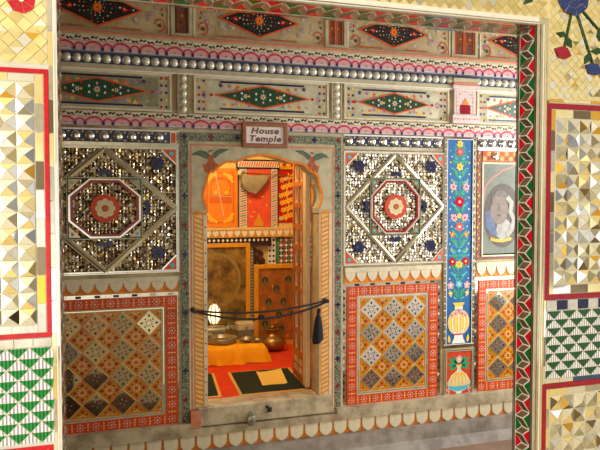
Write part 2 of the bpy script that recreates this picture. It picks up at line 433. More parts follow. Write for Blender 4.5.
def mosaic_panel(x0, x1, z0, z1, bar, fmat, fx, fz, cell, hgt, label, wts):
    """fx, fz: margins from the red bar's outer edge to the mirror field."""
    r = T('mirror_mosaic_panel', label, 'wall panel', ((x0 + x1) / 2, FR, z0), 'red framed mirror panels')
    m = MB(FR); m.frame(x0, x1, z0, z1, bar, fmat, .007, .007)
    m.build('red_glass_frame', r, bevel=.0015)
    m = MB(FR); m.rect(x0 + bar, x1 - bar, z0 + bar, z1 - bar, grout, .001)
    # mirror slips between bar and field
    a0, a1, b0, b1 = x0 + bar + .002, x1 - bar - .002, z0 + bar + .002, z1 - bar - .002
    c0, c1, d0, d1 = x0 + fx - .003, x1 - fx + .003, z0 + fz - .003, z1 - fz + .003
    def slip(u0, u1, w0, w1, n, hz):
        for k in range(n):
            mm = random.choice([mirror, oldmirror, palegold, oldmirror, ambermirror if random.random() < .3 else smoke, bluegrey if random.random() < .3 else oldmirror])
            if hz: m.rect(u0 + (u1 - u0) * k / n + .001, u0 + (u1 - u0) * (k + 1) / n - .001, w0, w1, mm, .003 + wob(.0006))
            else: m.rect(u0, u1, w0 + (w1 - w0) * k / n + .001, w0 + (w1 - w0) * (k + 1) / n - .001, mm, .003 + wob(.0006))
    slip(a0, c0, b0, b1, 9, False); slip(c1, a1, b0, b1, 9, False); slip(c0, c1, b0, d0, 8, True); slip(c0, c1, d1, b1, 8, True)
    m.build('mirror_slip_border', r)
    m = MB(FR - .002)
    pyramid_field(m, c0 + .003, c1 - .003, d0 + .003, d1 - .003, cell, hgt, [mirror, palegold, goldmirror, ambermirror, smoke, oldmirror], wts)
    m.build('pyramid_mirror_mosaic', r)
    return r
mosaic_panel(-.62, -.022, 1.222, 1.939, .0125, red, .038, .036, .043, .010, 'tall red framed mirror panel beside the pale jamb, above a bright green triangle panel', (8, 3, 1.4, .8, .12, 1.5))
mosaic_panel(-.62, -.022, .30, .926, .0125, red, .038, .036, .043, .010, 'red frame just showing below the bright green and white triangle panel', (5, 3, 2, 1, .5, 2))
mosaic_panel(1.577, 2.25, 1.243, 1.920, .019, crimson, .040, .052, .049, .011, 'shaded red framed mirror panel of gold pyramids under the blue mosaic blossom', (8, 4, 1.0, .6, .9, 3))  # crimson puts this side's weaker light into both red frames
mosaic_panel(1.572, 2.25, .30, .951, .019, crimson, .036, .045, .052, .011, 'shaded red framed mirror panel at the bottom, beneath the shaded green triangles', (7, 4, .4, .2, .7, 3))
flute_g_shade = fluted('shaded_green_fluted_glass', (8, 88, 38), (6, 60, 28), 34, 0.12)  # darker copy of the green glass, shade put into its colour
def triangle_panel(x0, x1, z0, z1, w, hgt, label, flute_g=flute_g):
    r = T('triangle_tile_panel', label, 'wall panel', ((x0 + x1) / 2, FR, z0), 'green and white triangle panels')
    m = MB(FR); m.rect(x0, x1, z0, z1, grout, .003, .003); m.build('grout_bed', r)
    g = MB(FR); wt = MB(FR); rows = round((z1 - z0) / hgt); hh = (z1 - z0) / rows
    for j in range(rows):
        zt = z1 - j * hh; zb = zt - hh; off = (w / 2 if j % 2 else 0)
        k = -1
        while x0 + k * w + off < x1:
            a = x0 + k * w + off; e = .0014
            def clip(p): return [(min(max(x, x0), x1), z) for x, z in p]
            t1 = clip([(a + e * 1.6, zt - e * .6), (a + w - e * 1.6, zt - e * .6), (a + w / 2, zb + e * 1.4)])
            t2 = clip([(a + w / 2 + e * 1.6, zb + e * .6), (a + w * 1.5 - e * 1.6, zb + e * .6), (a + w, zt - e * 1.4)])
            for t, mb, mt in ((t1, g, flute_g), (t2, wt, flute_w)):
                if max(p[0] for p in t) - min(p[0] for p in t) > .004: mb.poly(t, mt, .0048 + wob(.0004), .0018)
            k += 1
    g.build('green_triangle_tile', r); wt.build('white_triangle_tile', r)
    return r
triangle_panel(-.602, -.019, .935, 1.195, .058, .0286, 'bright green and white triangle panel beside the pale jamb edge')
triangle_panel(1.588, 2.25, .967, 1.204, .064, .0300, 'shaded green triangle panel between the two shaded red framed mirror panels', flute_g_shade)

# mosaic flowers on the near wall
def blossom(name, cx, cz, r, mt, label, stems, n=8):
    t = T(name, label, 'mosaic flower', (cx, FR, cz - r), 'mosaic flowers')
    m = MB(FR)
    for k in range(n):
        a0, a1 = 2 * PI * k / n + .2, 2 * PI * (k + 1) / n + .2
        for j, (r0, r1) in enumerate(((.2, .6), (.62, 1.0))):
            g = .03
            m.poly([(cx + r * r0 * cos(a0 + g / r0 * .4), cz + r * r0 * sin(a0 + g / r0 * .4)), (cx + r * r1 * cos(a0 + g * .6), cz + r * r1 * sin(a0 + g * .6)),
                    (cx + r * r1 * cos(a1 - g * .6), cz + r * r1 * sin(a1 - g * .6)), (cx + r * r0 * cos(a1 - g / r0 * .4), cz + r * r0 * sin(a1 - g / r0 * .4))], mt, .0095, .004)
    m.build('petal_tile', t)
    m = MB(FR); m.disc(cx, cz, r * .98, grout, .008, n, a0=.2); m.build('grout_bed', t)
    m = MB(FR); m.disc(cx, cz, r * .19, grout, .011, 10, t=.004); m.build('flower_centre', t)
    for (p0, p1, budm, leaves) in stems:
        m = MB(FR); m.line(p0, p1, .0048, dkgreen, .0098, .003); st = m.build('stem', t)
        for lx, lz, L, a in leaves:
            m = MB(FR); m.poly([(lx, lz), (lx + L * .5 * cos(a) - L * .24 * sin(a), lz + L * .5 * sin(a) + L * .24 * cos(a)), (lx + L * cos(a), lz + L * sin(a)),
                                (lx + L * .5 * cos(a) + L * .24 * sin(a), lz + L * .5 * sin(a) - L * .24 * cos(a))], dkgreen, .0105, .004); m.build('leaf', st)
        if budm:
            x, z = p1; d = .028
            m = MB(FR); m.poly([(x - .036, z + .008), (x - .012, z + .016), (x + .014, z + .012), (x + .03, z - .014), (x + .008, z - .026), (x - .022, z - .022)], budm, .0105, .004); m.build('bud', st)
    return t
blossom('mosaic_blossom', 1.680, 2.287, .066, blueglass, 'blue glass mosaic blossom with thin stems on the gold wall', [
    ((1.672, 2.228), (1.642, 2.098), crimson, [(1.654, 2.150, .042, 2.9), (1.650, 2.150, .045, -1.0)]),
    ((1.695, 2.232), (1.772, 2.05), blueglass, [(1.752, 2.102, .046, -2.0), (1.758, 2.108, .05, .0)]),
    ((1.715, 2.245), (1.84, 2.14), red, [(1.79, 2.182, .04, -1.4), (1.79, 2.185, .04, .3)])])
blossom('mosaic_blossom', -.086, 2.117, .036, red, 'red glass mosaic blossom on the gold wall above the bright red frame', [])
t = T('mosaic_sprig', 'small red bud with one green leaf above the opening corner', 'mosaic flower', (1.46, FR, 2.24), 'mosaic flowers')
m = MB(FR); m.poly([(1.42, 2.30), (1.455, 2.285), (1.462, 2.262), (1.44, 2.27), (1.42, 2.285)], red, .0105, .004); m.build('bud', t)
m = MB(FR); m.poly([(1.478, 2.243), (1.508, 2.252), (1.52, 2.285), (1.492, 2.272)], dkgreen, .0105, .004); m.build('leaf', t)

# ------------------------------------------------------------------ far wall: base, ledge, scallops
m = MB()
vs = [(-1.3, 3.86, 0), (4.4, 3.86, 0), (4.4, 3.90, .06), (-1.3, 3.90, .06), (-1.3, 3.915, .14), (4.4, 3.915, .14), (-1.3, B, .14), (4.4, B, .14)]
m.mesh(vs, [(0, 1, 2, 3), (3, 2, 5, 4), (4, 5, 7, 6)], greystone)
struct(m.build('baseboard_back'))
m = MB()
m.box(-1.3, .70, 3.945, B, .226, .300, stone); m.box(1.60, 4.4, 3.945, B, .226, .300, stone); m.box(.70, 1.60, 3.945, B, .226, .268, stone)
m.box(-1.3, 4.4, 3.965, B, .14, .226, orange)
ledge = struct(m.build('trim_5', loc=(1, B, .1)))
ledge_t = T('scalloped_frieze', 'row of pale stone tongues hanging on orange along the wall base', 'frieze', (1.4, 3.96, .13))
def tongue_mb(w, hgt, mt, t=.012):
    m = MB(0)
    pts = [(-w / 2, hgt), (-w / 2, hgt * .48)]
    for k in range(1, 9):
        a = PI + PI * k / 9
        r = 1.0
        pts.append((w / 2 * cos(a) * r, hgt * .48 + hgt * .40 * sin(a)))
    pts.insert(len(pts) // 2 + 1, (0, 0)) if False else None
    pts += [(w / 2, hgt * .48), (w / 2, hgt)]
    # soft point at the tip
    k = min(range(len(pts)), key=lambda i: pts[i][1])
    pts = [(x, z if abs(x) > w * .12 else z - hgt * .05) for x, z in pts]
    m.poly(pts, mt, 0, t); return m
src = None
for k in range(40):
    x = -.36 + .0945 * k
    if src is None:
        src = tongue_mb(.081, .090, cream).build('stone_tongue', ledge_t, local=True); src.location = (x - 1.4, -.008, .008); OFF[src.name] = OFF[ledge_t.name]
        x0_ = x
    else: part_copy(src, ledge_t, (x - x0_, 0, 0))

# ------------------------------------------------------------------ painted tile panels
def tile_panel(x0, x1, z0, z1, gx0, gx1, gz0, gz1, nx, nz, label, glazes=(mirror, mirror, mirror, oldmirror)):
    r = T('painted_tile_panel', label, 'tile panel', ((x0 + x1) / 2, B, z0), 'mustard diamond tile panels')
    bw = min(gx0 - x0, x1 - gx1) - .020; bz = min(gz0 - z0, z1 - gz1) - .018
    m = MB(B); m.rect(x0 - .028, x1 + .028, z0, z1 + .022, oldmirror, .002)
    n = int((x1 - x0) / .05)
    for k in range(n):  # painted chips on the outer mirror strip
        if k % 2: m.rect(x0 + k * (x1 - x0) / n, x0 + (k + .6) * (x1 - x0) / n, z1 + .004, z1 + .018, random.choice([navy, bluegrey, cream, darkbrown]), .0026)
    for k in range(16):
        for xx in (x0 - .024, x1 + .006):
            m.poly([(xx, z0 + .04 + k * .044), (xx + .016, z0 + .054 + k * .044), (xx, z0 + .068 + k * .044)], random.choice([darkbrown, black, navy, cream]), .0026)
    m.build('mirror_edging', r)
    m = MB(B); m.frame(x0, x1, z0, z1, bw, brick_red, .010, .008, bz)
    def bf(cx, cz, k):
        m.flower(cx, cz, .026, 8, cream, deep_orange, .0106, 0, .5)
        m.disc(cx, cz, .015, brick_red, .0109, 8); m.flower(cx, cz, .009, 6, cream, yellow, .0112)
    def dots(cx, cz, hz):
        m.disc(cx, cz, .0055, cream, .0106, 6)
        for s_ in (-1, 1):
            if hz: m.leaf(cx, cz + s_ * .008, .016, .008, s_ * PI / 2, yellow, .0106)
            else: m.leaf(cx + s_ * .008, cz, .016, .008, 0 if s_ > 0 else PI, yellow, .0106)
    for zz in (z0 + bz / 2, z1 - bz / 2):
        n = round((x1 - x0 - bw) / .088)
        for k in range(n + 1):
            x = x0 + bw / 2 + (x1 - x0 - bw) * k / n; bf(x, zz, k)
            if k < n: dots(x + (x1 - x0 - bw) / n / 2, zz, True)
    for xx in (x0 + bw / 2, x1 - bw / 2):
        n = round((z1 - z0 - bz) / .088)
        for k in range(n + 1):
            z = z0 + bz / 2 + (z1 - z0 - bz) * k / n
            if 0 < k < n: bf(xx, z, k)
            if k < n: dots(xx, z + (z1 - z0 - bz) / n / 2, False)
    m.build('red_floral_border', r)
    m = MB(B); m.frame(x0 + bw, x1 - bw, z0 + bz, z1 - bz, gx0 - x0 - bw, greywhite, .006, .004, gz0 - z0 - bz)
    m.frame(gx0 - .010, gx1 + .010, gz0 - .010, gz1 + .010, .005, mirror, .007, .001)
    m.build('inner_trim', r)
    w, hh = (gx1 - gx0) / nx, (gz1 - gz0) / nz
    m = MB(B); m.rect(gx0, gx1, gz0, gz1, yellowtile, .004)
    for i in range(nx + 1):
        for j in range(nz + 1):
            cx, cz = gx0 + i * w, gz0 + j * hh
            def inside(x, z): return gx0 + .004 < x < gx1 - .004 and gz0 + .004 < z < gz1 - .004
            for k in range(8):
                a = PI / 4 * k; d = .018
                if inside(cx + d * cos(a), cz + d * sin(a)): m.disc(cx + d * cos(a), cz + d * sin(a), .0042, cream, .0052, 6)
            for k in range(4):
                a = PI / 2 * k; px_, pz_ = cx + .030 * cos(a), cz + .030 * sin(a)
                if inside(cx + .056 * cos(a), cz + .056 * sin(a)):
                    m.leaf(px_, pz_, .026, .014, a, redbrown, .0052)
                    m.leaf(px_, pz_, .018, .009, a + .7, redbrown, .0050); m.leaf(px_, pz_, .018, .009, a - .7, redbrown, .0050)
                a += PI / 4
                if inside(cx + .036 * cos(a), cz + .036 * sin(a)): m.disc(cx + .033 * cos(a), cz + .033 * sin(a), .0055, dkgreen, .0052, 6)
            if inside(cx, cz): m.disc(cx, cz, .007, red, .0054, 8)
    m.build('mustard_tile_field', r)
    m = MB(B)
    for i in range(nx):
        for j in range(nz):
            cx, cz = gx0 + (i + .5) * w, gz0 + (j + .5) * hh
            m.poly([(cx - w / 2, cz), (cx, cz - hh / 2), (cx + w / 2, cz), (cx, cz + hh / 2)], goldgrout, .0046)
            ax, az = wob(.045), wob(.045); k1, k2 = w * .468, hh * .468
            q = [(-k1, 0), (0, -k2), (k1, 0), (0, k2)]
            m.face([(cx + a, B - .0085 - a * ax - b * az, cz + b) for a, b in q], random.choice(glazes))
            for k in range(8):
                a = PI / 4 * k
                def yy(u, v): return .0089 + u * ax + v * az
                u, v = .042 * cos(a), .042 * sin(a)
                if k % 2 == 0: m.leaf(cx + u * .8, cz + v * .8, .018, .014, a, (navy, dkgreen, crimson, darkbrown)[k // 2 % 4], yy(u, v) + .0004)
                else: m.disc(cx + u * .72, cz + v * .72, .0055, (crimson, black, navy, dkgreen)[k // 2], yy(u * .72, v * .72) + .0004, 6)
                u, v = .017 * cos(a + .39), .017 * sin(a + .39)
                m.disc(cx + u, cz + v, .0042, black if k % 2 else lilac, yy(u, v) + .0004, 6)
    m.build('mirror_diamond_tile', r)
    return r
tile_panel(-.275, .632, .300, 1.037, -.184, .546, .376, .962, 5, 4, 'mustard and mirror diamond panel in shade, beside the near jamb and door', (smoke, brownmirror, smoke, oldmirror))  # dark glazes put this bay's dim reflections into the mirror tiles
tile_panel(1.684, 2.322, .300, 1.040, 1.772, 2.236, .376, .967, 3, 4, 'mustard and mirror diamond panel between the doorway and the blue flower column')
tile_panel(2.630, 3.27, .302, 1.045, 2.705, 3.195, .376, .970, 3, 4, 'mustard and mirror diamond panel below the oval reflection, partly behind the zigzag jamb')

def scallop_band(x0, x1, z0, z1, label):
    r = T('scallop_band', label, 'frieze', ((x0 + x1) / 2, B, z0), 'cream and orange scallop bands')
    m = MB(B); m.rect(x0, x1, z0, z1, orange, .004, .004); m.build('orange_ground', r)
    m = MB(B); m.rect(x0, x1, z1 - .030, z1, cream, .012, .012); m.build('cream_rail', r, bevel=.002)
    n = round((x1 - x0) / .0795); w = (x1 - x0) / n; s0 = None
    for k in range(n):
        x = x0 + (k + .5) * w
        if s0 is None:
            m = MB(0); hh = z1 - z0 - .027
            pts = [(-w * .45, hh), (-w * .45, hh * .82), (-w * .41, hh * .64), (-w * .34, hh * .47), (-w * .24, hh * .33), (-w * .12, hh * .22), (0, hh * .15)]
            pts += [(-x_, z_) for x_, z_ in pts[-2::-1]]
            m.poly(pts, cream, 0, .006)
            s0 = m.build('cream_scallop', r, local=True); s0.location = (x - (x0 + x1) / 2, -.010, .0); xs = x; OFF[s0.name] = OFF[r.name]
        else: part_copy(s0, r, (x - xs, 0, 0))
    return r
scallop_band(-.20, .638, 1.062, 1.150, 'shaded cream and orange scallop band under the brown-gold octagon mirror panel')
scallop_band(1.668, 2.345, 1.062, 1.160, 'cream and orange scallop band under the bright octagon mirror panel, beside the blue column')
scallop_band(2.612, 3.3, 1.066, 1.165, 'cream and orange scallop band directly under the oval reflection')

# ------------------------------------------------------------------ octagon mirror panels
def octagon_panel(x0, x1, z0, z1, sx, sz, label, wts):
    r = T('octagon_mirror_panel', label, 'mirror panel', ((x0 + x1) / 2, B, z0), 'octagon mirror panels')
    cx, cz = (x0 + x1) / 2, (z0 + z1) / 2 + .01
    m = MB(B); m.frame(x0, x1, z0, z1, .016, oldmirror, .010, .009); m.frame(x0 + .004, x1 - .004, z0 + .004, z1 - .004, .004, white, .0112, .001)
    m.build('outer_frame', r)
    m = MB(B - .001); c = .0190
    a0, a1, b0, b1 = x0 + .016, x1 - .016, z0 + .016, z1 - .016
    nx, nz = round((a1 - a0) / c), round((b1 - b0) / c); ux, uz = (a1 - a0) / nx, (b1 - b0) / nz
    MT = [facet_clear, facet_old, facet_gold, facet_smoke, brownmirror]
    for i in range(nx):
        for j in range(nz):
            a, b = a0 + i * ux, b0 + j * uz
            ap = (a + ux * (.5 + wob(.30)), m.Y - .0055 * random.uniform(.3, 1.5), b + uz * (.5 + wob(.30)))
            q = [(a, m.Y, b), (a + ux, m.Y, b), (a + ux, m.Y, b + uz), (a, m.Y, b + uz)]
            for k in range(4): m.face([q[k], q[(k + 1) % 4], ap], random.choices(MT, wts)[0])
    m.build('faceted_mirror_mosaic', r)
    m = MB(B)
    P = [(cx, z1 - .016), (x1 - .016, cz), (cx, z0 + .016), (x0 + .016, cz)]
    for k in range(4):
        m.line(P[k], P[(k + 1) % 4], .032, smoke, .009, .007); m.ridge(P[k], P[(k + 1) % 4], .026, oldmirror, facet_old, .0095, .0035)
    m.build('diagonal_mirror_band', r)
    m = MB(B)
    m.frame(cx - sx, cx + sx, cz - sz, cz + sz, .012, dkgreen, .0135, .012); m.frame(cx - sx + .002, cx + sx - .002, cz - sz + .002, cz + sz - .002, .003, facet_old, .0142, .001)
    m.build('square_band', r)
    def octa(k):
        ax, az = sx * k, sz * k; f = .42
        return [(cx - ax * f, cz - az), (cx + ax * f, cz - az), (cx + ax, cz - az * f), (cx + ax, cz + az * f), (cx + ax * f, cz + az), (cx - ax * f, cz + az), (cx - ax, cz + az * f), (cx - ax, cz - az * f)]
    m = MB(B); m.ring(octa(.95), octa(.90), oldmirror, .0145, .012); m.build('octagon_mirror_band', r)
    m = MB(B); m.ring(octa(.895), octa(.825), crimson, .0150, .013); m.build('red_octagon', r)
    for s1 in (-1, 1):
        for s2 in (-1, 1):
            m = MB(B); X, Z = cx + s1 * (sx - .013), cz + s2 * (sz - .013)
            m.poly([(X, Z), (X - s1 * .062, Z), (X, Z - s2 * .062)], brownmirror, .0122, .002); m.disc(X - s1 * .018, Z - s2 * .018, .010, turq, .013, 8)
            m.build('inner_corner_tile', r)
    for s1 in (-1, 1):
        for s2 in (-1, 1):
            m = MB(B); X, Z = (x1 if s1 > 0 else x0) - s1 * .017, (z1 if s2 > 0 else z0) - s2 * .017
            m.poly([(X, Z), (X - s1 * .075, Z), (X, Z - s2 * .075)], deep_orange if s1 * s2 else red, .0122, .004)
            m.line((X - s1 * .08, Z), (X, Z - s2 * .08), .008, mirror, .013, .002); m.disc(X - s1 * .022, Z - s2 * .022, .013, turq, .013, 8)
            m.build('outer_corner_tile', r)
    m = MB(B); m.disc(cx, cz, .078, brick_red, .016, 28, t=.012); md = m.build('medallion', r)
    m = MB(B)
    for k in range(8):
        a = PI / 4 * k
        m.disc(cx + .036 * cos(a), cz + .036 * sin(a), .0185, cream, .0172 + .0003 * (k % 2), 10); m.leaf(cx + .012 * cos(a), cz + .012 * sin(a), .035, .009, a + PI / 8, green, .0169)
        m.disc(cx + .034 * cos(a), cz + .034 * sin(a), .008, yellow, .0178, 6)
    m.disc(cx, cz, .011, deep_orange, .0182, 8); m.build('rosette', md)
    k0 = None
    for s1, s2 in ((-1, -1), (1, -1), (-1, 1), (1, 1)):
        X, Z = cx + s1 * (x1 - x0) * .355, cz + s2 * (z1 - z0) * .355
        if k0 is None:
            m = MB(B)
            for q in range(6):
                m.disc(X + .025 * cos(PI / 3 * q), Z + .025 * sin(PI / 3 * q), .0145, navy, .0155 + .0003 * (q % 2), 8, t=.008)
            m.disc(X, Z, .010, navy, .0165, 8); k0 = m.build('navy_flower', r); kx, kz = X, Z
        else: part_copy(k0, r, (X - kx, 0, Z - kz))
    for dx, dz in ((0, 1), (0, -1), (1, 0), (-1, 0)):
        X, Z = cx + dx * (sx + .022), cz + dz * (sz + .022); m = MB(B)
        for q in (-1, 0, 1):
            m.disc(X + abs(dz) * q * .024 + dx * (.008 if q == 0 else 0), Z + abs(dx) * q * .024 + dz * (.008 if q == 0 else 0), .0150, navy, .0155 + .0004 * (q == 0), 8, t=.006)
        m.build('navy_half_flower', r)
    return r
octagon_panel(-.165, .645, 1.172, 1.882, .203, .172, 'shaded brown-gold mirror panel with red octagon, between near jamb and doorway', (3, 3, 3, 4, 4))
octagon_panel(1.657, 2.368, 1.172, 1.885, .178, .181, 'bright silvery mirror panel with red octagon, between doorway and blue column', (6, 4, 1, 3, 1))

# ------------------------------------------------------------------ rows of mirror domes
def dome_src(r, d, mt, parent, loc, name='mirror_dome'):
    m = MB(0); m.dome(0, 0, r, d, mt); o = m.build(name, parent, local=True)
    o.location = loc; OFF[o.name] = OFF[parent.name].copy()
    return o
def dome_row(x0, x1, z0, z1, n, ends, label, bg):
    r = T('mirror_dome_row', label, 'frieze', ((x0 + x1) / 2, B, z0), 'rows of big mirror domes')
    mg = MB(B); mg.rect(x0, x1, z0 + .008, z1 - .008, bg, .004, .004)
    m = MB(B); m.rect(x0, x1, z1 - .009, z1, white, .012, .012); m.rect(x0, x1, z0 - .012, z0 + .008, oldmirror, .010, .010); m.build('rail', r)
    for e in ends:
        m = MB(B); m.rect(e - .018, e + .018, z0 + .006, z1 - .008, white, .007, .006); m.rect(e - .013, e + .013, z0 + .012, z1 - .014, deep_orange, .0078, .001); m.build('end_tile', r)
    s0 = None; w = (x1 - x0) / n
    for k in range(n):
        x = x0 + (k + .5) * w
        if min([abs(x - e) for e in ends] + [9]) < .035: continue
        if s0 is None: s0 = dome_src(.0285, .022, mirror, r, (x - (x0 + x1) / 2, -.004, (z1 - z0) / 2)); xs = x
        else: part_copy(s0, r, (x - xs, 0, 0))
    m = mg
    for k in range(n + 1):
        x = min(max(x0 + k * w, x0 + .009), x1 - .009)
        for dz in (-.022, .022): m.poly([(x - .008, (z0 + z1) / 2 + dz), (x, (z0 + z1) / 2 + dz - .006), (x + .008, (z0 + z1) / 2 + dz), (x, (z0 + z1) / 2 + dz + .006)], yellow, .0048)
    m.build('dotted_ground', r)
dome_row(-.17, .648, 1.893, 1.975, 11, [.617], 'row of big mirror domes above the shaded octagon panel', bluegrey)
dome_row(1.655, 2.352, 1.905, 1.985, 9, [], 'row of big mirror domes above the bright octagon panel', bluegrey)
dome_row(2.612, 3.3, 1.918, 1.992, 9, [], 'row of big mirror domes above the oval reflection', bluegrey)

# ------------------------------------------------------------------ long painted bands
def arch_band(z0, z1, label, lz0, lz1):
    r = T('painted_arch_frieze', label, 'frieze', (1.4, B, z0), 'pink arch friezes')
    x0, x1 = -.45, 3.35
    m = MB(B); m.rect(x0, x1, z0, z1, palepink, .014, .014); hh = z1 - z0
    m.rect(x0, x1, z0, z0 + .003, lilac, .0145); m.rect(x0, x1, z1 - .003, z1, pinkline, .0145)
    per = .147; x = x0
    zb = z0 + hh * .22
    while x < x1 - per:
        cx = x + .05
        m.poly([(cx + .046 * cos(PI * k / 10), zb + hh * .62 * sin(PI * k / 10)) for k in range(11)], pink, .0147)
        m.poly([(cx - .016, zb), (cx + .016, zb), (cx, zb + hh * .3)], greywhite, .0152)
        m.poly([(cx - .008, zb), (cx + .008, zb), (cx, zb + hh * .16)], speck, .0156)
        m.halfring(cx, zb, .047, hh * .64, .0105, rose, .0158)
        c2 = x + .05 + per / 2
        m.poly([(c2 + .024 * cos(PI * k / 8), zb + hh * .5 * sin(PI * k / 8)) for k in range(9)], pink, .0147)
        m.halfring(c2, zb, .025, hh * .52, .0095, rose, .0158)
        for d in (-.0255, .0255):
            m.disc(c2 + d, zb - hh * .02, .0095, bluegrey, .0164, 8, rz=.0115); m.disc(c2 + d, zb + hh * .05, .0055, navy, .0168, 6)
        x += per
    m.build('pink_arch_pattern', r)
    m = MB(B); m.rect(x0, x1, lz0, lz1, cream, .012, .012); x = x0; k = 0; cz = (lz0 + lz1) / 2; hh = lz1 - lz0
    while x < x1 - .05:
        s_ = 1 if k % 2 else -1
        m.leaf(x, cz - s_ * hh * .1, .026, .011, s_ * .6, black, .0126); m.leaf(x + .024, cz + s_ * hh * .16, .024, .010, -s_ * .9, navy, .0126)
        m.leaf(x + .03, cz - s_ * hh * .22, .018, .009, s_ * .2, black, .0128)
        m.disc(x + .012, cz + s_ * hh * .26, .0042, rose if k % 3 else green, .0128, 6)
        x += .043; k += 1
    m.build('leaf_scroll_pattern', r)
    return r
arch_band(2.390, 2.446, 'upper pink arch frieze running above the row of small pearl domes', 2.446, 2.474)
arch_band(1.990, 2.040, 'lower pink arch frieze running just above the doorway sign', 2.040, 2.070)

r = T('cornice', 'narrow tan cornice below the black lozenge panels', 'cornice', (1.4, B, 2.478))
m = MB(B); m.box(-.45, 3.35, B - .030, B, 2.486, 2.500, pinkline); m.build('cornice_moulding', r, bevel=.003)
m = MB(B); m.rect(-.45, 3.35, 2.474, 2.486, greywhite, .016, .016); m.build('lower_fillet', r)

r = T('pearl_dome_frieze', 'long row of small pearl-like mirror domes across the wall', 'frieze', (1.4, B, 2.322))
m = MB(B); m.rect(-.45, 3.35, 2.324, 2.388, bluegrey, .005, .005); m.build('blue_ground', r)
m = MB(B); m.rect(-.45, 3.35, 2.300, 2.324, greywhite, .016, .016); m.rect(-.45, 3.35, 2.293, 2.300, white, .010, .010); m.build('lower_moulding', r)
pearl = mat('pearl_glass', (226, 220, 200), 0.18, 0.2, var=.15, scale=40)
s0 = None
for k in range(70):
    x = -.42 + .0522 * k
    if 2.425 < x < 2.59 or x > 3.3: continue
    if s0 is None: s0 = dome_src(.0245, .022, pearl, r, (x - 1.4, -.005, 2.354 - 2.322), 'pearl_dome'); xs = x
    else: part_copy(s0, r, (x - xs, 0, 0))

# ------------------------------------------------------------------ lozenge panels
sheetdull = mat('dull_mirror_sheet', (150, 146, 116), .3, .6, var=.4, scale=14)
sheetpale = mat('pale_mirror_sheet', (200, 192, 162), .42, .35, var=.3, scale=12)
def green_lozenge(cx, x0, x1, lw, label, tone):
    z0, z1 = 2.078, 2.292; cz = 2.186
    r = T('green_lozenge_panel', label, 'wall panel', ((x0 + x1) / 2, B, z0), 'green lozenge panels')
    m = MB(B); m.rect(x0, x1, z0, z1, greywhite, .004, .004); m.frame(x0, x1, z0, z1, .012, cream, .009, .005)
    ms = MB(B); w = (x1 - x0)
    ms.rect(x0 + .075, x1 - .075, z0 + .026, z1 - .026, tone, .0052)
    ms.build('mirror_sheet', r)
    for xx in (x0 + .03, x0 + .058, x1 - .03, x1 - .058):
        for k in range(5):
            m.disc(xx, z0 + .026 + k * .040, .0075, (red, dkgreen, yellow, blueglass, crimson)[(k + int(xx * 37)) % 5], .0062, 6, rz=.009)
    for s_ in (-1, 1):
        ex = cx + s_ * (lw + .05)
        for q in (-1, 1):
            if x0 + .02 < ex < x1 - .02: m.poly([(ex - .018, cz + q * .002), (ex + .018, cz + q * .002), (ex, cz + q * .026)], lilac, .0062)
        for k in range(3):
            xx = cx + s_ * (lw * .55 + k * .045)
            for q in (-1, 1):
                zz = cz + q * (.042 + .016 * k)
                if x0 + .02 < xx < x1 - .02 and abs(zz - cz) < .09: m.poly([(xx - .014, zz - .012), (xx + .014, zz - .012), (xx, zz + .012)], (lilac, yellow, greywhite)[k], .0062)
        for k in range(4):
            xx = cx + s_ * (lw * .35 + k * .05)
            if x0 + .08 < xx < x1 - .08:
                m.flower(xx, z1 - .058 + .003 * k, .015, 5, (yellow, orange, lilac, blueglass)[k], red, .0064); m.flower(xx + .02, z0 + .056, .013, 5, (lilac, yellow, pinkline, greywhite)[k], red, .0064)
        m.disc(cx + s_ * (lw + .012), cz, .0095, red, .0066, 8)
    m.build('chip_pattern_ground', r)
    for zz in (z0 + .030, z1 - .030):
        m = MB(B); m.rect(cx - lw * .86, cx + lw * .86, zz - .005, zz + .005, navy, .010, .006); m.build('dark_bar', r)
    L = [(cx - lw, cz), (cx, cz - .070), (cx + lw, cz), (cx, cz + .070)]
    m = MB(B); m.poly(L, deep_orange, .010, .006); lo = m.build('orange_lozenge_edge', r)
    m = MB(B); m.poly([(cx + (x - cx) * .90, cz + (z - cz) * .87) for x, z in L], dkgreen, .0108, .001)
    for i in range(-5, 6):
        for j in range(-3, 4):
            x, z = i * lw * .145, j * .0165
            if abs(x) / (lw * .78) + abs(z) / .058 > 1 or (i + j) % 2: continue
            c_ = (white, red, yellow, white, pink)[(abs(i) + 2 * abs(j)) % 5]
            m.disc(cx + x, cz + z, .0062, c_, .0115, 6, rz=.0075)
    m.flower(cx, cz, .022, 8, cream, red, .0118, 0, .5)
    for s_ in (-1, 1): m.flower(cx + s_ * lw * .36, cz, .016, 6, cream, red, .0118, 0, .5)
    m.build('green_lozenge_field', r)
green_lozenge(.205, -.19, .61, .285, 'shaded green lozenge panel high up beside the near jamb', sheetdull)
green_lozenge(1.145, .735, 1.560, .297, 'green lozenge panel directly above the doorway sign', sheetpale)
green_lozenge(2.003, 1.662, 2.395, .256, 'green lozenge panel above the bright octagon panel, beside the candle niche', sheetpale)
green_lozenge(2.935, 2.605, 3.28, .272, 'green lozenge panel cut off by the zigzag jamb, above the oval reflection', sheetpale)
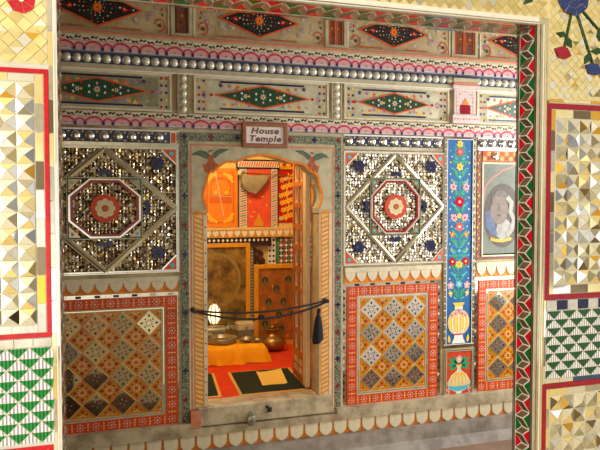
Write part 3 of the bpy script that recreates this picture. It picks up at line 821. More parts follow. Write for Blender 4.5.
def black_lozenge(cx, x0, x1, lw, lh, label):
    z0, z1 = 2.502, 2.76; cz = 2.628
    r = T('black_lozenge_panel', label, 'wall panel', ((x0 + x1) / 2, B, z0), 'black lozenge panels')
    m = MB(B); m.rect(x0, x1, z0, z1, plaster, .004, .004); m.frame(x0, x1, z0, z1, .010, cream, .009, .005)
    for s_ in (-1, 1):
        for k in range(26):
            x, z = cx + s_ * random.uniform(lw * .45, lw + .09), cz + random.uniform(-.075, .05)
            if abs(x - cx) / lw + abs(z - cz) / lh < 1.12: continue
            m.flower(x, z, .016, 5, greywhite if k % 2 else lilac, cream, .0052 + .0001 * k, k)
        ex = (x1 - .055) if s_ > 0 else (x0 + .055)
        a = [(ex + .028 * cos(t) , z0 + .055 + .034 * sin(t)) for t in [PI * 1.45 - s_ * 0 + k * PI * 1.5 / 12 for k in range(13)]]
        m.path(a, .007, brick_red, .0085); m.flower(ex, z0 + .055, .014, 5, dkgreen, red, .0086)
        for k, mt in enumerate((dkgreen, red, blueglass, dkgreen)): m.leaf(ex + s_ * (.02 - .012 * (k % 2)), z0 + .105 + k * .03, .022, .010, PI / 2 + s_ * .4 * (-1) ** k, mt, .0085)
        m.line((cx + s_ * lw * .3, z0 + .022), (cx + s_ * lw * .95, z0 + .022), .006, brick_red, .0082)
    m.build('scroll_pattern_ground', r)
    L = [(cx - lw, cz), (cx, cz - lh), (cx + lw, cz), (cx, cz + lh)]
    m = MB(B); m.poly(L, deep_orange, .010, .006); m.build('orange_lozenge_edge', r)
    m = MB(B); m.poly([(cx + (x - cx) * .91, cz + (z - cz) * .90) for x, z in L], black, .0108, .001)
    for ring_, n in ((.030, 10), (.044, 14), (.060, 16), (.078, 20)):
        for k in range(n):
            a = 2 * PI * k / n; x, z = ring_ * 1.25 * cos(a), ring_ * sin(a)
            if abs(x) / lw + abs(z) / lh > .84: continue
            m.disc(cx + x, cz + z, .0040, (white, yellow, dkgreen, red, turq, orange)[(k + n) % 6], .0115, 6)
    for s_ in (-1, 1):
        for k in range(6): m.disc(cx + s_ * (.10 + .018 * k), cz + wob(.3) * (lw * .8 - .10 - .018 * k) * .35, .005, (red, white, yellow, turq)[k % 4], .0115, 6)
        m.flower(cx + s_ * lw * .58, cz, .018, 6, red, yellow, .0116)
    m.disc(cx, cz, .026, deep_orange, .0117, 12); m.flower(cx, cz, .022, 8, orange, red, .0120)
    m.build('black_lozenge_field', r)
black_lozenge(.212, -.19, .60, .245, .104, 'black jewelled lozenge panel near the shaded top, beside the near jamb')
black_lozenge(1.123, .735, 1.545, .245, .100, 'black jewelled lozenge panel topmost over the doorway')
black_lozenge(1.994, 1.681, 2.40, .243, .099, 'black jewelled lozenge panel over the bright octagon panel column')
black_lozenge(2.93, 2.62, 3.28, .245, .099, 'black jewelled lozenge panel cut off by the zigzag jamb corner')
def shutter_niche(cx, w, label, gaps):
    r = T('shuttered_niche', label, 'niche', (cx, B, 2.502), 'brown shuttered niches')
    m = MB(B); m.frame(cx - w / 2 - .022, cx + w / 2 + .022, 2.502, 2.76, .020, greywhite, .014, .014); m.build('niche_frame', r)
    n = gaps; sw = w / n
    for k in range(n):
        m = MB(B); a = cx - w / 2 + k * sw
        m.rect(a + .004, a + sw - .004, 2.518, 2.72, brownwood, .006, .006); m.frame(a + .004, a + sw - .004, 2.518, 2.72, .006, deep_orange if n > 1 else darkbrown, .0095, .004)
        for q in range(5): m.disc(a + sw / 2 + wob(.012), 2.545 + q * .038, .007, (bluegrey, darkbrown, orange)[q % 3], .0068, 6)
        m.build('shutter', r)
    m = MB(B); m.rect(cx - w / 2, cx + w / 2, 2.50, 2.76, cream, .003); m.build('niche_back', r)
shutter_niche(.668, .078, 'single brown shutter niche between the shaded and middle black lozenges', 1)
shutter_niche(1.607, .098, 'pair of narrow brown shutters between the middle and third black lozenges', 2)
shutter_niche(2.505, .150, 'pair of wide painted brown shutters over the candle niche', 2)
def bead_pilaster(cx, label):
    r = T('bead_pilaster', label, 'pilaster', (cx, B, 2.075), 'vertical bead strips')
    m = MB(B); m.rect(cx - .032, cx + .032, 2.074, 2.294, greywhite, .008, .008); m.build('pilaster_ground', r)
    m = MB(B)
    for s_ in (-1, 1): m.rect(cx + s_ * .030 - .004, cx + s_ * .030 + .004, 2.074, 2.294, oldmirror, .012, .004)
    m.build('edge_strip', r)
    s0 = None
    for k in range(5):
        if s0 is None: s0 = dome_src(.020, .017, pearl, r, (0, -.008, .022), 'pearl_dome')
        else: part_copy(s0, r, (0, 0, .044 * k))
bead_pilaster(.675, 'vertical strip of five beads above the doorway corner, in the shaded part')
bead_pilaster(1.611, 'vertical strip of five beads between the two middle green lozenge panels')
r = T('candle_niche', 'pale carved niche with a painted red candle block and orange flame', 'niche', (2.505, B, 2.075))
m = MB(B); m.rect(2.425, 2.585, 2.13, 2.30, palepink, .022, .022); m.frame(2.440, 2.570, 2.135, 2.295, .006, cream, .0235, .002)
for k in range(16):
    a = 2 * PI * k / 16; m.disc(2.505 + .056 * cos(a), 2.215 + .068 * sin(a), .0045, (rose, orange)[k % 2], .0228, 6)
m.build('niche_block', r)
m = MB(B); m.box(2.405, 2.605, B - .040, B, 2.300, 2.322, palepink); m.box(2.412, 2.598, B - .034, B, 2.322, 2.342, pinkline); m.box(2.405, 2.605, B - .044, B, 2.342, 2.366, greywhite)
m.build('cap_moulding', r, bevel=.003)
m = MB(B); m.box(2.405, 2.605, B - .040, B, 2.076, 2.13, palepink)
for k in range(9): m.disc(2.42 + k * .021, 2.103, .006, (pinkline, rose)[k % 2], .0406, 6)
m.build('base_moulding', r)
m = MB(B); m.rect(2.468, 2.543, 2.138, 2.196, crimson, .0245, .003); m.build('painted_block', r)
m = MB(B); m.poly([(2.484, 2.197), (2.530, 2.197), (2.528, 2.212), (2.518, 2.222), (2.507, 2.238), (2.496, 2.222), (2.486, 2.212)], orange, .0245, .002); m.build('painted_flame', r)

# ------------------------------------------------------------------ blue flower column, red vase panel
r = T('flower_column_panel', 'tall blue panel of painted flowers rising from a yellow vase', 'painted panel', (2.48, B, .61))
X0, X1 = 2.386, 2.574; cx = 2.480
m = MB(B); m.rect(X0, X1, .632, 1.972, blue, .005, .005); m.build('blue_ground', r)
m = MB(B); m.frame(X0 - .026, X1 + .026, .608, 2.0, .026, oldmirror, .012, .012)
for k in range(60):
    for x in (X0 - .013, X1 + .013): m.disc(x, .63 + k * .0228, .0065, mirror if k % 2 else cream, .0128, 6)
m.frame(X0 - .004, X1 + .004, .628, 1.976, .004, white, .0128, .001)
m.build('mirror_bead_frame', r)
def zpx(py): return 1.972 - (py - 141) * .00652
m = MB(B)
m.path([(cx, .93), (cx - .006, 1.1), (cx + .006, 1.3), (cx - .005, 1.5), (cx + .004, 1.7), (cx, 1.93)], .006, green, .0056)
for py, L, a in ((150, .05, .9), (160, .06, .7), (164, .05, .3), (176, .07, .8), (184, .06, .2), (196, .07, .9), (212, .075, .8), (222, .06, .3), (240, .085, .9), (246, .07, .5), (254, .085, .4), (258, .07, .1), (272, .08, .9), (278, .07, .4), (296, .06, .8), (300, .05, 1.1)):
    for s_ in (-1, 1):
        ang = a if s_ > 0 else PI - a
        m.leaf(cx + s_ * .006, zpx(py), L, .015, ang, green, .0062)
        q = [(cx + s_ * (.006 + L * .5 * t), zpx(py) - .02 + L * .5 * t * t) for t in (0, .4, .8, 1.2)]
        m.path(q, .004, turq if py % 4 else green, .0060)
for k in range(26):
    z = .93 + k * .038
    for s_ in (-1, 1):
        m.leaf(cx + s_ * (.012 + .010 * (k % 3)), z, .036 + .014 * (k % 2), .010, (.95 if k % 2 else .35) if s_ > 0 else PI - (.95 if k % 2 else .35), green if k % 4 else turq, .0066)
        m.disc(cx + s_ * (.058 + .012 * (k % 2)), z + .02, .006, (cream, turq, yellow)[k % 3], .0066, 6)
m.build('stem_and_leaf_pattern', r)
def fl(x, py, rr, n, mt, mc):
    m = MB(B); m.flower(x, zpx(py), rr, n, mt, mc, .0072, .3, .9); m.build('painted_flower', r)
for x, py, rr, n, mt, mc in ((0, 145, .026, 6, yellow, orange), (0, 153, .032, 8, brick_red, pink), (0, 168, .030, 6, yellow, orange), (-.048, 188, .030, 6, pink, rose), (.048, 188, .030, 6, pink, rose),
                             (0, 203, .040, 4, red, pink), (-.040, 219, .030, 8, pink, rose), (.040, 219, .030, 8, pink, rose), (0, 217, .020, 5, yellow, orange), (0, 228, .036, 8, brick_red, white),
                             (-.052, 236, .020, 5, orange, yellow), (.052, 236, .020, 5, orange, yellow), (-.050, 263, .030, 5, red, yellow), (.050, 263, .030, 5, red, yellow), (0, 266, .030, 6, yellow, orange),
                             (0, 286, .030, 6, turq, yellow), (-.062, 287, .028, 5, pink, white), (.062, 287, .028, 5, pink, white), (-.062, 295, .018, 5, yellow, white), (.062, 295, .018, 5, yellow, white), (0, 252, .014, 5, turq, white), (0, 178, .014, 5, turq, white)):
    fl(cx + x, py, rr, n, mt, mc)
m = MB(B)
m.disc(cx, .775, .083, yellow, .0075, 20, rz=.088); 
for k in range(-3, 4):
    m.path([(cx + k * .024 * cos(t), .775 + .083 * sin(t)) for t in [-PI / 2 + PI * q / 8 for q in range(9)]], .007, cream if k % 2 else white, .0082)
m.rect(cx - .030, cx + .030, .855, .885, cream, .0078); m.poly([(cx - .045, .905), (cx - .026, .880), (cx + .026, .880), (cx + .045, .905)], yellow, .0080)
for k in range(5): m.flower(cx - .05 + k * .025, .845 - abs(k - 2) * .012, .017, 5, pink, rose, .0085 + .0002 * k)
m.poly([(cx - .052, .636), (cx + .052, .636), (cx + .035, .668), (cx + .03, .695), (cx - .03, .695), (cx - .035, .668)], white, .0080); m.rect(cx - .036, cx + .036, .690, .700, rose, .0084)
for s_ in (-1, 1): m.leaf(cx + s_ * .068, .640, .055, .022, PI / 2 - s_ * .1, yellow, .0078)
m.build('painted_vase', r)
r = T('vase_panel', 'small red panel with a white and turquoise bulbous vase under the blue flower column', 'painted panel', (2.48, B, .255))
mg = MB(B); mg.rect(2.392, 2.580, .262, .580, brick_red, .005, .005)
m = MB(B); m.frame(2.376, 2.598, .248, .598, .015, greywhite, .012, .012); m.frame(2.380, 2.594, .252, .594, .006, oldmirror, .0128, .001); m.build('white_frame', r)
cx = 2.487
m = MB(B)
m.poly([(cx - .012, .490), (cx - .016, .455), (cx - .058, .425), (cx - .088, .375), (cx - .080, .335), (cx - .03, .315), (cx + .03, .315), (cx + .080, .335), (cx + .088, .375), (cx + .058, .425), (cx + .016, .455), (cx + .012, .490)], cream, .0062)
for k in range(-2, 3):
    m.path([(cx + k * .028 * cos(t), .385 + .055 * sin(t)) for t in [-1.2 + 2.4 * q / 6 for q in range(7)]], .012, yellow, .0068)
m.poly([(cx - .088, .362), (cx - .06, .352), (cx, .349), (cx + .06, .352), (cx + .088, .362), (cx + .06, .328), (cx, .316), (cx - .06, .328)], turq, .0074)
m.rect(cx - .022, cx + .022, .482, .492, yellow, .0068); m.poly([(cx - .03, .272), (cx + .03, .272), (cx + .018, .300), (cx + .024, .315), (cx - .024, .315), (cx - .018, .300)], white, .0066); m.rect(cx - .04, cx + .04, .268, .276, yellow, .007)
m.build('painted_vase', r)
m = MB(B)
for s_ in (-1, 1):
    for dz, a, L in ((.495, 1.0, .07), (.495, .55, .09), (.490, .1, .09), (.488, -.35, .075)):
        m.leaf(cx + s_ * .008, dz, L, .026, a if s_ > 0 else PI - a, green, .0064 + .0002 * (dz > .49))
m.build('palm_frond', r)
m = MB(B); m.disc(cx, .528, .022, pink, .0072, 12, rz=.026); m.disc(cx, .528, .012, cream, .0077, 8); m.build('bud', r)
m = mg
for s_ in (-1, 1): m.path([(cx + s_ * .095, .335), (cx + s_ * .072, .318), (cx + s_ * .085, .295), (cx + s_ * .066, .280)], .012, pink, .0066)
m.build('red_scroll_ground', r)

# ------------------------------------------------------------------ oval bay, dim reflection painted on as a flat figure
r = T('oval_reflection', 'arched grey-green glass panel with an oval painted reflection of a bearded figure in pale blue', 'picture', (2.95, B, 1.185))
m = MB(B); m.frame(2.612, 3.285, 1.183, 1.915, .038, brownwood, .006, .006)
for k in range(30):
    z = 1.20 + k * .0235
    m.leaf(2.622, z, .022, .010, 1.0 if k % 2 else 2.0, (orange, brick_red, yellow)[k % 3], .0066)
m.build('gilt_border', r)
m = MB(B); m.rect(2.650, 3.247, 1.205, 1.825, reflect_bg, .006, .006); m.build('reflecting_glass', r)
m = MB(B); m.frame(2.648, 3.249, 1.203, 1.828, .010, cream, .011, .009); m.build('inner_frame', r)
pc = 2.795
ashpaint = mat('ash_grey_paint', (156, 150, 138), .4, var=.3, scale=30)
pface = mat('reflected_face_paint', (124, 106, 92), .5, var=.3, scale=30)
phair = mat('reflected_hair_paint', (92, 76, 64), .3, var=.4, scale=40)
m = MB(B)
ar = [(2.665, 1.60), (2.672, 1.66), (2.70, 1.70), (2.715, 1.715), (2.74, 1.735), (2.775, 1.75), (2.80, 1.775), (2.85, 1.79), (2.90, 1.81), (2.95, 1.822)]
m.path(ar, .008, palered, .0068); m.build('arch_line', r)
m = MB(B); m.disc(pc + .015, 1.475, .148, reflect_dk, .0066, 30, rz=.215); ov = m.build('reflection_oval', r)
m = MB(B)
m.poly([(pc - .12, 1.50), (pc - .075, 1.51), (pc - .04, 1.40), (pc - .02, 1.345), (pc - .075, 1.35), (pc - .115, 1.40)], paleblue, .0078)
m.poly([(pc - .02, 1.44), (pc + .05, 1.45), (pc + .10, 1.40), (pc + .07, 1.33), (pc, 1.31), (pc - .04, 1.35)], ashpaint, .0073)
m.build('painted_garment', ov)
m = MB(B); m.disc(pc - .012, 1.52, .070, pface, .0082, 22, rz=.105); m.leaf(pc - .038, 1.552, .024, .008, 0, phair, .0088); m.leaf(pc + .004, 1.552, .024, .008, 0, phair, .0088); m.leaf(pc - .012, 1.55, .055, .012, -PI / 2, reflect_dk, .0086)
m.leaf(pc - .035, 1.478, .045, .012, 0, reflect_dk, .0088); m.build('painted_face', ov)
m = MB(B); m.poly([(pc - .075, 1.54), (pc - .07, 1.60), (pc - .03, 1.645), (pc + .03, 1.64), (pc + .055, 1.60), (pc + .055, 1.55), (pc + .03, 1.60), (pc - .04, 1.605)], phair, .0092); m.build('painted_hair', ov)
m = MB(B); m.path([(pc + .05, 1.60), (pc + .085, 1.56), (pc + .075, 1.50), (pc + .105, 1.45), (pc + .085, 1.38), (pc + .05, 1.34)], .034, ashpaint, .0096); m.build('painted_beard', ov)
m = MB(B)
for k in range(9): m.flower(pc - .07 + k * .018, 1.318 - .012 * sin(PI * k / 8), .014, 5, yellow, brick_red, .0100 + .0002 * k)
m.build('painted_garland', ov)
r = T('gold_floral_band', 'red-gold floral band with two small mirror domes above the oval reflection', 'frieze', (2.95, B, 1.842))
m = MB(B); m.rect(2.652, 3.245, 1.836, 1.903, deep_orange, .010, .004)
for k in range(34): m.flower(2.665 + (k // 2) * .034, 1.853 + (k % 2) * .033, .017, 5, (yellow, brick_red, brownwood, goldpaint)[k % 4], redbrown, .0106, k)
m.build('floral_pattern', r)
for x in (2.745, 2.935):
    s_ = dome_src(.028, .02, mirror, r, (x - 2.95, -.012, 1.868 - 1.842))

maroon = mat('maroon_paint', (120, 24, 30), .5)
stripe_ground = mat('stripe_ground_paint', (220, 192, 128), .6, var=.2, scale=20)
# ------------------------------------------------------------------ doorway surround
r = T('door_surround', 'painted plaster surround with a cusped arch, winged figures and green speckled border', 'doorway', (1.148, B, .25))
CX = 1.150
def arch_pts():
    cusps = [(-.345, 1.53), (-.345, 1.68), (-.288, 1.758), (-.175, 1.803), (0, 1.850)]; bulge = (.022, .022, .020, .008)
    out = []
    for (a, b), (c, d), bg_ in zip(cusps, cusps[1:], bulge):
        dx, dz = c - a, d - b; L = math.hypot(dx, dz); nx, nz = -dz / L, dx / L
        for k in range(7):
            t = k / 7; out.append((a + dx * t + nx * bg_ * sin(PI * t), b + dz * t + nz * bg_ * sin(PI * t)))
    out.append(cusps[-1])
    full = [(CX + x, z) for x, z in out] + [(CX - x, z) for x, z in out[-2::-1]]
    return full
AP = arch_pts()
m = MB(B)
m.poly([(.700, 1.50), (.700, 1.918), (1.598, 1.918), (1.598, 1.50), (AP[-1][0] + .001, 1.50)] + AP[::-1] + [(AP[0][0] - .001, 1.50)], greywhite, .012, .012)
m.rect(.700, .806, .262, 1.50, cream, .012, .012); m.rect(1.500, 1.598, .262, 1.50, cream, .012, .012)
m.build('arch_plate', r)
m = MB(B)
m.poly([(.761, 1.501), (.761, 1.899), (1.539, 1.899), (1.539, 1.501), (AP[-1][0] + .001, 1.501)] + AP[::-1] + [(AP[0][0] - .001, 1.501)], greywhite, 0, .135)
m.build('arch_reveal', r)
m = MB(B); m.path(AP, .014, orange, .0135, .004); m.build('orange_arch_edge', r)
m = MB(B)
m.rect(.709, .719, .30, 1.902, pinkline, .0128); m.rect(1.581, 1.591, .30, 1.902, pinkline, .0128); m.rect(.719, 1.581, 1.892, 1.902, pinkline, .0128)
m.build('salmon_line', r)
for a, b in ((.730, .784), (1.509, 1.560)):
    m = MB(B); m.rect(a, b, .385, 1.495, stripe_ground, .0126)
    z = .385
    while z < 1.475:
        s_ = 1 if a < 1 else -1
        za, zb = (z, z + .022) if s_ < 0 else (z + .022, z)
        m.poly([(a, za), (b, zb), (b, zb + .0115), (a, za + .0115)], orange, .0132); z += .0275
    m.rect(a - .002, a + .004, .385, 1.50, orange, .0136); m.rect(b - .004, b + .002, .385, 1.50, orange, .0136)
    m.poly([(a - .004, 1.495), (b + .004, 1.495), (b, 1.512), ((a + b) / 2, 1.520), (a, 1.512)], orange, .0138)
    m.build('striped_column_band', r)
m = MB(B)
for k in range(16): m.disc(.796, .45 + k * .075, .005, darkbrown, .0126, 6)
m.build('dot_pattern', r)
m = MB(B)
m.rect(.640, .710, .252, 1.985, greywhite, .006, .006); m.rect(1.590, 1.656, .252, 1.985, greywhite, .006, .006); m.rect(.710, 1.590, 1.912, 1.985, greywhite, .006, .006)
m.build('outer_plaster_band', r)
m = MB(B)
m.rect(.656, .699, .262, 1.965, speck, .0135, .002); m.rect(1.599, 1.640, .262, 1.965, speck, .0135, .002); m.rect(.699, 1.599, 1.921, 1.965, speck, .0135, .002)
m.build('green_speckled_border', r)
m = MB(B)
def cross(x, z, mt):
    for q in range(4): m.leaf(x, z, .021, .013, PI / 2 * q, mt, .0142 + .0002 * q)
k = 0
for x in (.677, .832, .987, 1.31, 1.465, 1.619):
    cross(x, 1.943, navy if k % 2 == 0 else maroon); k += 1
for i in range(9):
    for x in (.677, 1.619): cross(x, 1.775 - i * .168, maroon if i % 2 == 0 else navy)
m.build('cross_pattern', r)
def fairy(cx, s_):
    P = lambda q: [(cx + a * s_ * .92, 1.805 + b * .92) for a, b in q]
    m = MB(B)
    m.poly(P([(-.010, .040), (.014, .042), (.020, .012), (.034, -.010), (.052, -.018), (.040, -.050), (.012, -.070), (-.016, -.078), (-.038, -.062), (-.052, -.014), (-.040, -.022), (-.022, -.012), (-.014, .012)]), robe, .0132)
    m.poly(P([(.016, .036), (.040, .018), (.062, .032), (.060, .040), (.040, .030), (.020, .044)]), skin, .0134)
    m.poly(P([(-.034, -.064), (-.024, -.068), (-.036, -.098), (-.050, -.102), (-.046, -.090)]), skin, .0130)
    m.path(P([(-.020, -.015), (.0, -.045), (-.012, -.075)]), .004, redbrown, .0136); m.path(P([(.020, -.010), (.020, -.040), (.012, -.066)]), .004, redbrown, .0136)
    f = m.build('winged_figure_painting', r)
    for q in ([(-.006, .036), (-.028, .060), (-.062, .066), (-.098, .052), (-.120, .034), (-.080, .036), (-.046, .022), (-.014, .012)], [(.012, .036), (.030, .062), (.066, .078), (.118, .076), (.088, .058), (.058, .046), (.028, .016)]):
        m = MB(B); m.poly(P(q), wingm, .0138); m.path(P([q[0], q[2], q[3]]), .003, dkgreen, .0142); m.build('wing', f)
    m = MB(B); m.disc(cx + .003 * s_, 1.853, .0100, skin, .0146, 10, rz=.0135); m.poly(P([(-.012, .054), (-.006, .068), (.010, .070), (.014, .058), (.004, .064)]), darkbrown, .0150); m.build('face', f)
fairy(.828, 1); fairy(1.452, -1)

# sign
r = T('sign', 'small wooden framed sign reading House Temple, over the doorway', 'sign', (1.150, B - .03, 1.886))
m = MB(B); m.frame(1.010, 1.286, 1.888, 2.034, .024, signwood, .046, .026); m.build('wooden_frame', r, bevel=.004)
m = MB(B); m.rect(1.030, 1.266, 1.908, 2.014, signface, .036, .014); m.build('sign_board', r)
def lettering(txt, x, z, size, parent, mt, y):
    cu = bpy.data.curves.new('lettering', 'FONT'); cu.body = txt; cu.size = size; cu.align_x = 'CENTER'; cu.shear = .22; cu.offset = .0014; cu.extrude = .0008
    cu.space_character = 1.12
    ob = bpy.data.objects.new('lettering_source', cu); C.objects.link(ob)
    bpy.context.view_layer.update()
    me = bpy.data.meshes.new_from_object(ob.evaluated_get(bpy.context.evaluated_depsgraph_get()))
    bpy.data.objects.remove(ob)
    me.materials.clear(); me.materials.append(mt); me.name = 'lettering'
    o = bpy.data.objects.new('lettering', me); C.objects.link(o); o.parent = parent
    off = OFF[parent.name]; o.location = Vector((x, y, z)) - off; o.rotation_euler = (PI / 2, 0, 0)
    return o
for txt, z in (('House', 1.970), ('Temple', 1.924)):
    o = lettering(txt, 1.146, z, .049, r, signink, B - .0368); o.scale = (1.18, 1, 1)

# threshold, padlock, hasp
r = T('threshold', 'worn stone threshold block at the foot of the temple doorway', 'threshold', (1.15, 3.98, .25))
m = MB(); m.box(.735, 1.570, 3.955, 3.986, .274, .385, stone); m.box(.807, 1.499, 3.986, 4.125, .266, .385, stone); m.build('stone_block', r, bevel=.008)
m = MB(B); m.rect(.70, .76, .27, .37, pinkline, .047, .046); m.build('stone_chip', r)
r = T('padlock', 'small steel padlock hanging on the stone threshold face', 'padlock', (1.055, 3.944, .262))
m = MB(0); m.lathe(0, 0, [(.0, 0), (.026, 0), (.029, .004), (.029, .013), (.026, .017), (0, .017)], steel, 18)
vs = [(v[0] + 1.055, 3.952 - v[2], .285 + v[1] * 1.1) for v in m.v]; m.v = vs; m.build('lock_body', r)
m = MB(); m.tube([(1.055 + .016 * cos(a), 3.944, .308 + .026 * sin(a)) for a in [PI * k / 10 for k in range(11)]], .0042, steel); m.build('shackle', r)
m = MB(3.935); m.disc(1.055, .282, .004, black, .0005, 8); m.build('keyhole', r)
r = T('hasp', 'dark iron hasp fixed in the middle of the stone threshold', 'hasp', (1.165, 3.95, .325))
m = MB(3.955); m.rect(1.145, 1.165, .345, .362, iron, .004, .004); m.rect(1.155, 1.182, .322, .350, iron, .007, .007); m.build('hasp_plate', r, bevel=.001)
m = MB(); m.tube([(1.168 + .010 * cos(a), 3.946 - .010 * sin(a), .338) for a in [PI * k / 8 for k in range(9)]], .003, iron); m.build('staple', r)

# rope barrier with tassel
r = T('rope_barrier', 'doubled black cord slung across the temple doorway between two nails', 'rope', (1.12, 3.95, .88))
def sag(a, b, low, n=18):
    return [(a[0] + (b[0] - a[0]) * t, 3.945, a[1] + (b[1] - a[1]) * t - low * 4 * t * (1 - t)) for t in [k / n for k in range(n + 1)]]
m = MB(); m.tube(sag((.722, .953), (1.530, .972), .038), .0058, ropem); m.build('upper_cord', r)
m = MB(); m.tube(sag((.722, .949), (1.528, .962), .072), .0062, ropem); m.build('lower_cord', r)
for x, z in ((.720, .951), (1.532, .968)):
    m = MB(); m.tube([(x, 3.9865, z), (x, 3.965, z), (x, 3.942, z), (x, 3.934, z)], .013, iron, 10); m.build('nail', r, bevel=.002)
m = MB()
for k in range(3): m.dome(1.105 + .012 * k, .895 + .004 * (k % 2), .010, .012, ropem)
for i, v in enumerate(m.v): m.v[i] = (v[0], v[1] + 3.942, v[2])
m.build('knot', r)
m = MB(); pr = [(.010, 0), (.012, -.02), (.009, -.032), (.018, -.06), (.026, -.12), (.030, -.185), (.022, -.20), (.0, -.205)]
vs = []; n = 14
for q, (rr, z) in enumerate(pr):
    for k in range(n):
        a = 2 * PI * k / n; w = 1 + (.28 * cos(5 * a + q * .4) if q > 2 else 0)
        vs.append((1.478 + rr * w * cos(a) + .005 * q * (-.4), 3.94 + rr * w * .7 * sin(a), .925 + z + (.012 * cos(3 * a) if q > 5 else 0)))
m.mesh(vs, [(j * n + k, j * n + (k + 1) % n, (j + 1) * n + (k + 1) % n, (j + 1) * n + k) for j in range(len(pr) - 1) for k in range(n)], navy, True)
tag(m.build('hanging_tassel'), 'dark tassel cloth tied to the cord at the door jamb', 'tassel')
tassel_m = mat('dark_cloth', (24, 24, 34), .9, bump=.4, bscale=80)
bpy.data.objects['hanging_tassel'].data.materials[0] = tassel_m

# open door leaf
ang = math.radians(5.5); LW = .38; HX, HY, LZ0, LZ1 = 1.492, 4.135, .392, 1.84
ux, uy = sin(ang), cos(ang)
def LP(s_, d, z):  # s along leaf from the hinge, d off its face toward the room
    return (HX + ux * s_ - uy * d, HY + uy * s_ + ux * d, z)
def lbox(m, s0, s1, d0, d1, z0, z1, mt):
    vs = [LP(a, b, c) for c in (z0, z1) for b in (d0, d1) for a in (s0, s1)]
    m.mesh(vs, [(0, 1, 5, 4), (1, 3, 7, 5), (3, 2, 6, 7), (2, 0, 4, 6), (4, 5, 7, 6), (0, 2, 3, 1)], mt)
leafd = bpy.data.objects.new('door_1', None); C.objects.link(leafd); leafd.location = (HX, HY, LZ0); OFF['door_1'] = Vector((HX, HY, LZ0)); struct(leafd)
m = MB(); lbox(m, 0, .075, 0, .03, LZ0, LZ1, leafpale); m.build('pale_stile', leafd, bevel=.004)
rows = 9; ph = (LZ1 - LZ0 - .19) / rows
m = MB()
for s_ in (.075, .20, .34): lbox(m, s_, s_ + .04, 0, .026, LZ0, LZ1, leafwood)
for k in range(rows + 1): lbox(m, .075, .38, 0, .025, LZ0 + .17 + k * ph - .012, LZ0 + .17 + k * ph + .022, leafwood)
lbox(m, .075, .38, 0, .022, LZ0, LZ0 + .17, leafwood)
m.build('frame_lattice', leafd)
for k in range(rows):
    for a, b in ((.115, .20), (.24, .34)):
        m = MB(); z0 = LZ0 + .17 + k * ph + .022; z1 = z0 + ph - .034
        lbox(m, a, b, 0, .006, z0, z1, pane_m)
        for q0, q1, w0, w1 in ((a, a + .012, z0, z1), (b - .012, b, z0, z1), (a, b, z0, z0 + .010), (a, b, z1 - .010, z1)): lbox(m, q0, q1, .0, .018, w0, w1, leafpale)
        m.build('door_pane', leafd)
m = MB()
for q in range(2):
    for k in range(6): lbox(m, .10 + k * .042, .128 + k * .042, .022, .026, LZ0 + .05 + q * .055, LZ0 + .085 + q * .055, leafpale)
m.build('carved_panel_pattern', leafd)

# ------------------------------------------------------------------ temple interior
ZF = .36; IB = 5.6
m = MB(); m.box(.2, 2.5, B + .14, IB + .1, ZF - .1, ZF - .004, stone); struct(m.build('floor_inner'))
m = MB(); m.box(.2, 2.5, IB, IB + .1, ZF - .1, 2.45, inwall); struct(m.build('wall_inner_back'))
m = MB(); m.box(.1, .2, B + .14, IB + .1, ZF - .1, 2.45, inwall); struct(m.build('wall_inner_left'))
m = MB(); m.box(2.5, 2.6, B + .14, IB + .1, ZF - .1, 2.45, inwall); struct(m.build('wall_inner_right'))
m = MB(); m.box(.1, 2.6, B + .14, IB + .1, 2.45, 2.5, inwall); struct(m.build('ceiling_inner'))
m = MB(); m.box(.5, 2.45, 4.09, IB - .02, ZF - .004, ZF + .006, carpet); tag(m.build('carpet'), 'red-orange carpet covering the temple room floor', 'carpet')
def floor_mat(x0, x1, y0, y1, sk, label):
    r = T('floor_mat', label, 'mat', ((x0 + x1) / 2, (y0 + y1) / 2, ZF + .006), 'green floor mats')
    def q(a, b, c, d, z0, z1, mt, name):
        m = MB(); m.box(a, b, c, d, z0, z1, mt)
        m.v = [(v[0] + sk * (v[1] - y0), v[1], v[2]) for v in m.v]; m.build(name, r)
    q(x0, x1, y0, y1, ZF + .006, ZF + .010, matyellow, 'yellow_binding')
    q(x0 + .02, x1 - .02, y0 + .022, y1 - .022, ZF + .010, ZF + .014, matgreen, 'green_felt')
floor_mat(1.045, 1.50, 4.18, 4.76, .10, 'larger dark green mat with yellow edging, under the yellow sheet')
floor_mat(.50, .935, 4.20, 4.78, .13, 'dark green mat half hidden behind the door edge')
m = MB()
n = 8; vs = []
for i in range(n + 1):
    for j in range(n + 1):
        u, v = i / n, j / n
        x = 1.228 + .178 * u + .058 * v + .01 * v * u; y = 4.315 + .365 * v + .02 * u
        vs.append((x, y, ZF + .018 + .003 * sin(u * 5 + v * 3) + (.004 if i in (0, n) else 0)))
m.mesh(vs, [(i * (n + 1) + j, (i + 1) * (n + 1) + j, (i + 1) * (n + 1) + j + 1, i * (n + 1) + j + 1) for i in range(n) for j in range(n)], paper, True)
tag(m.build('folded_cloth'), 'pale yellow sheet lying on the larger green mat', 'cloth')

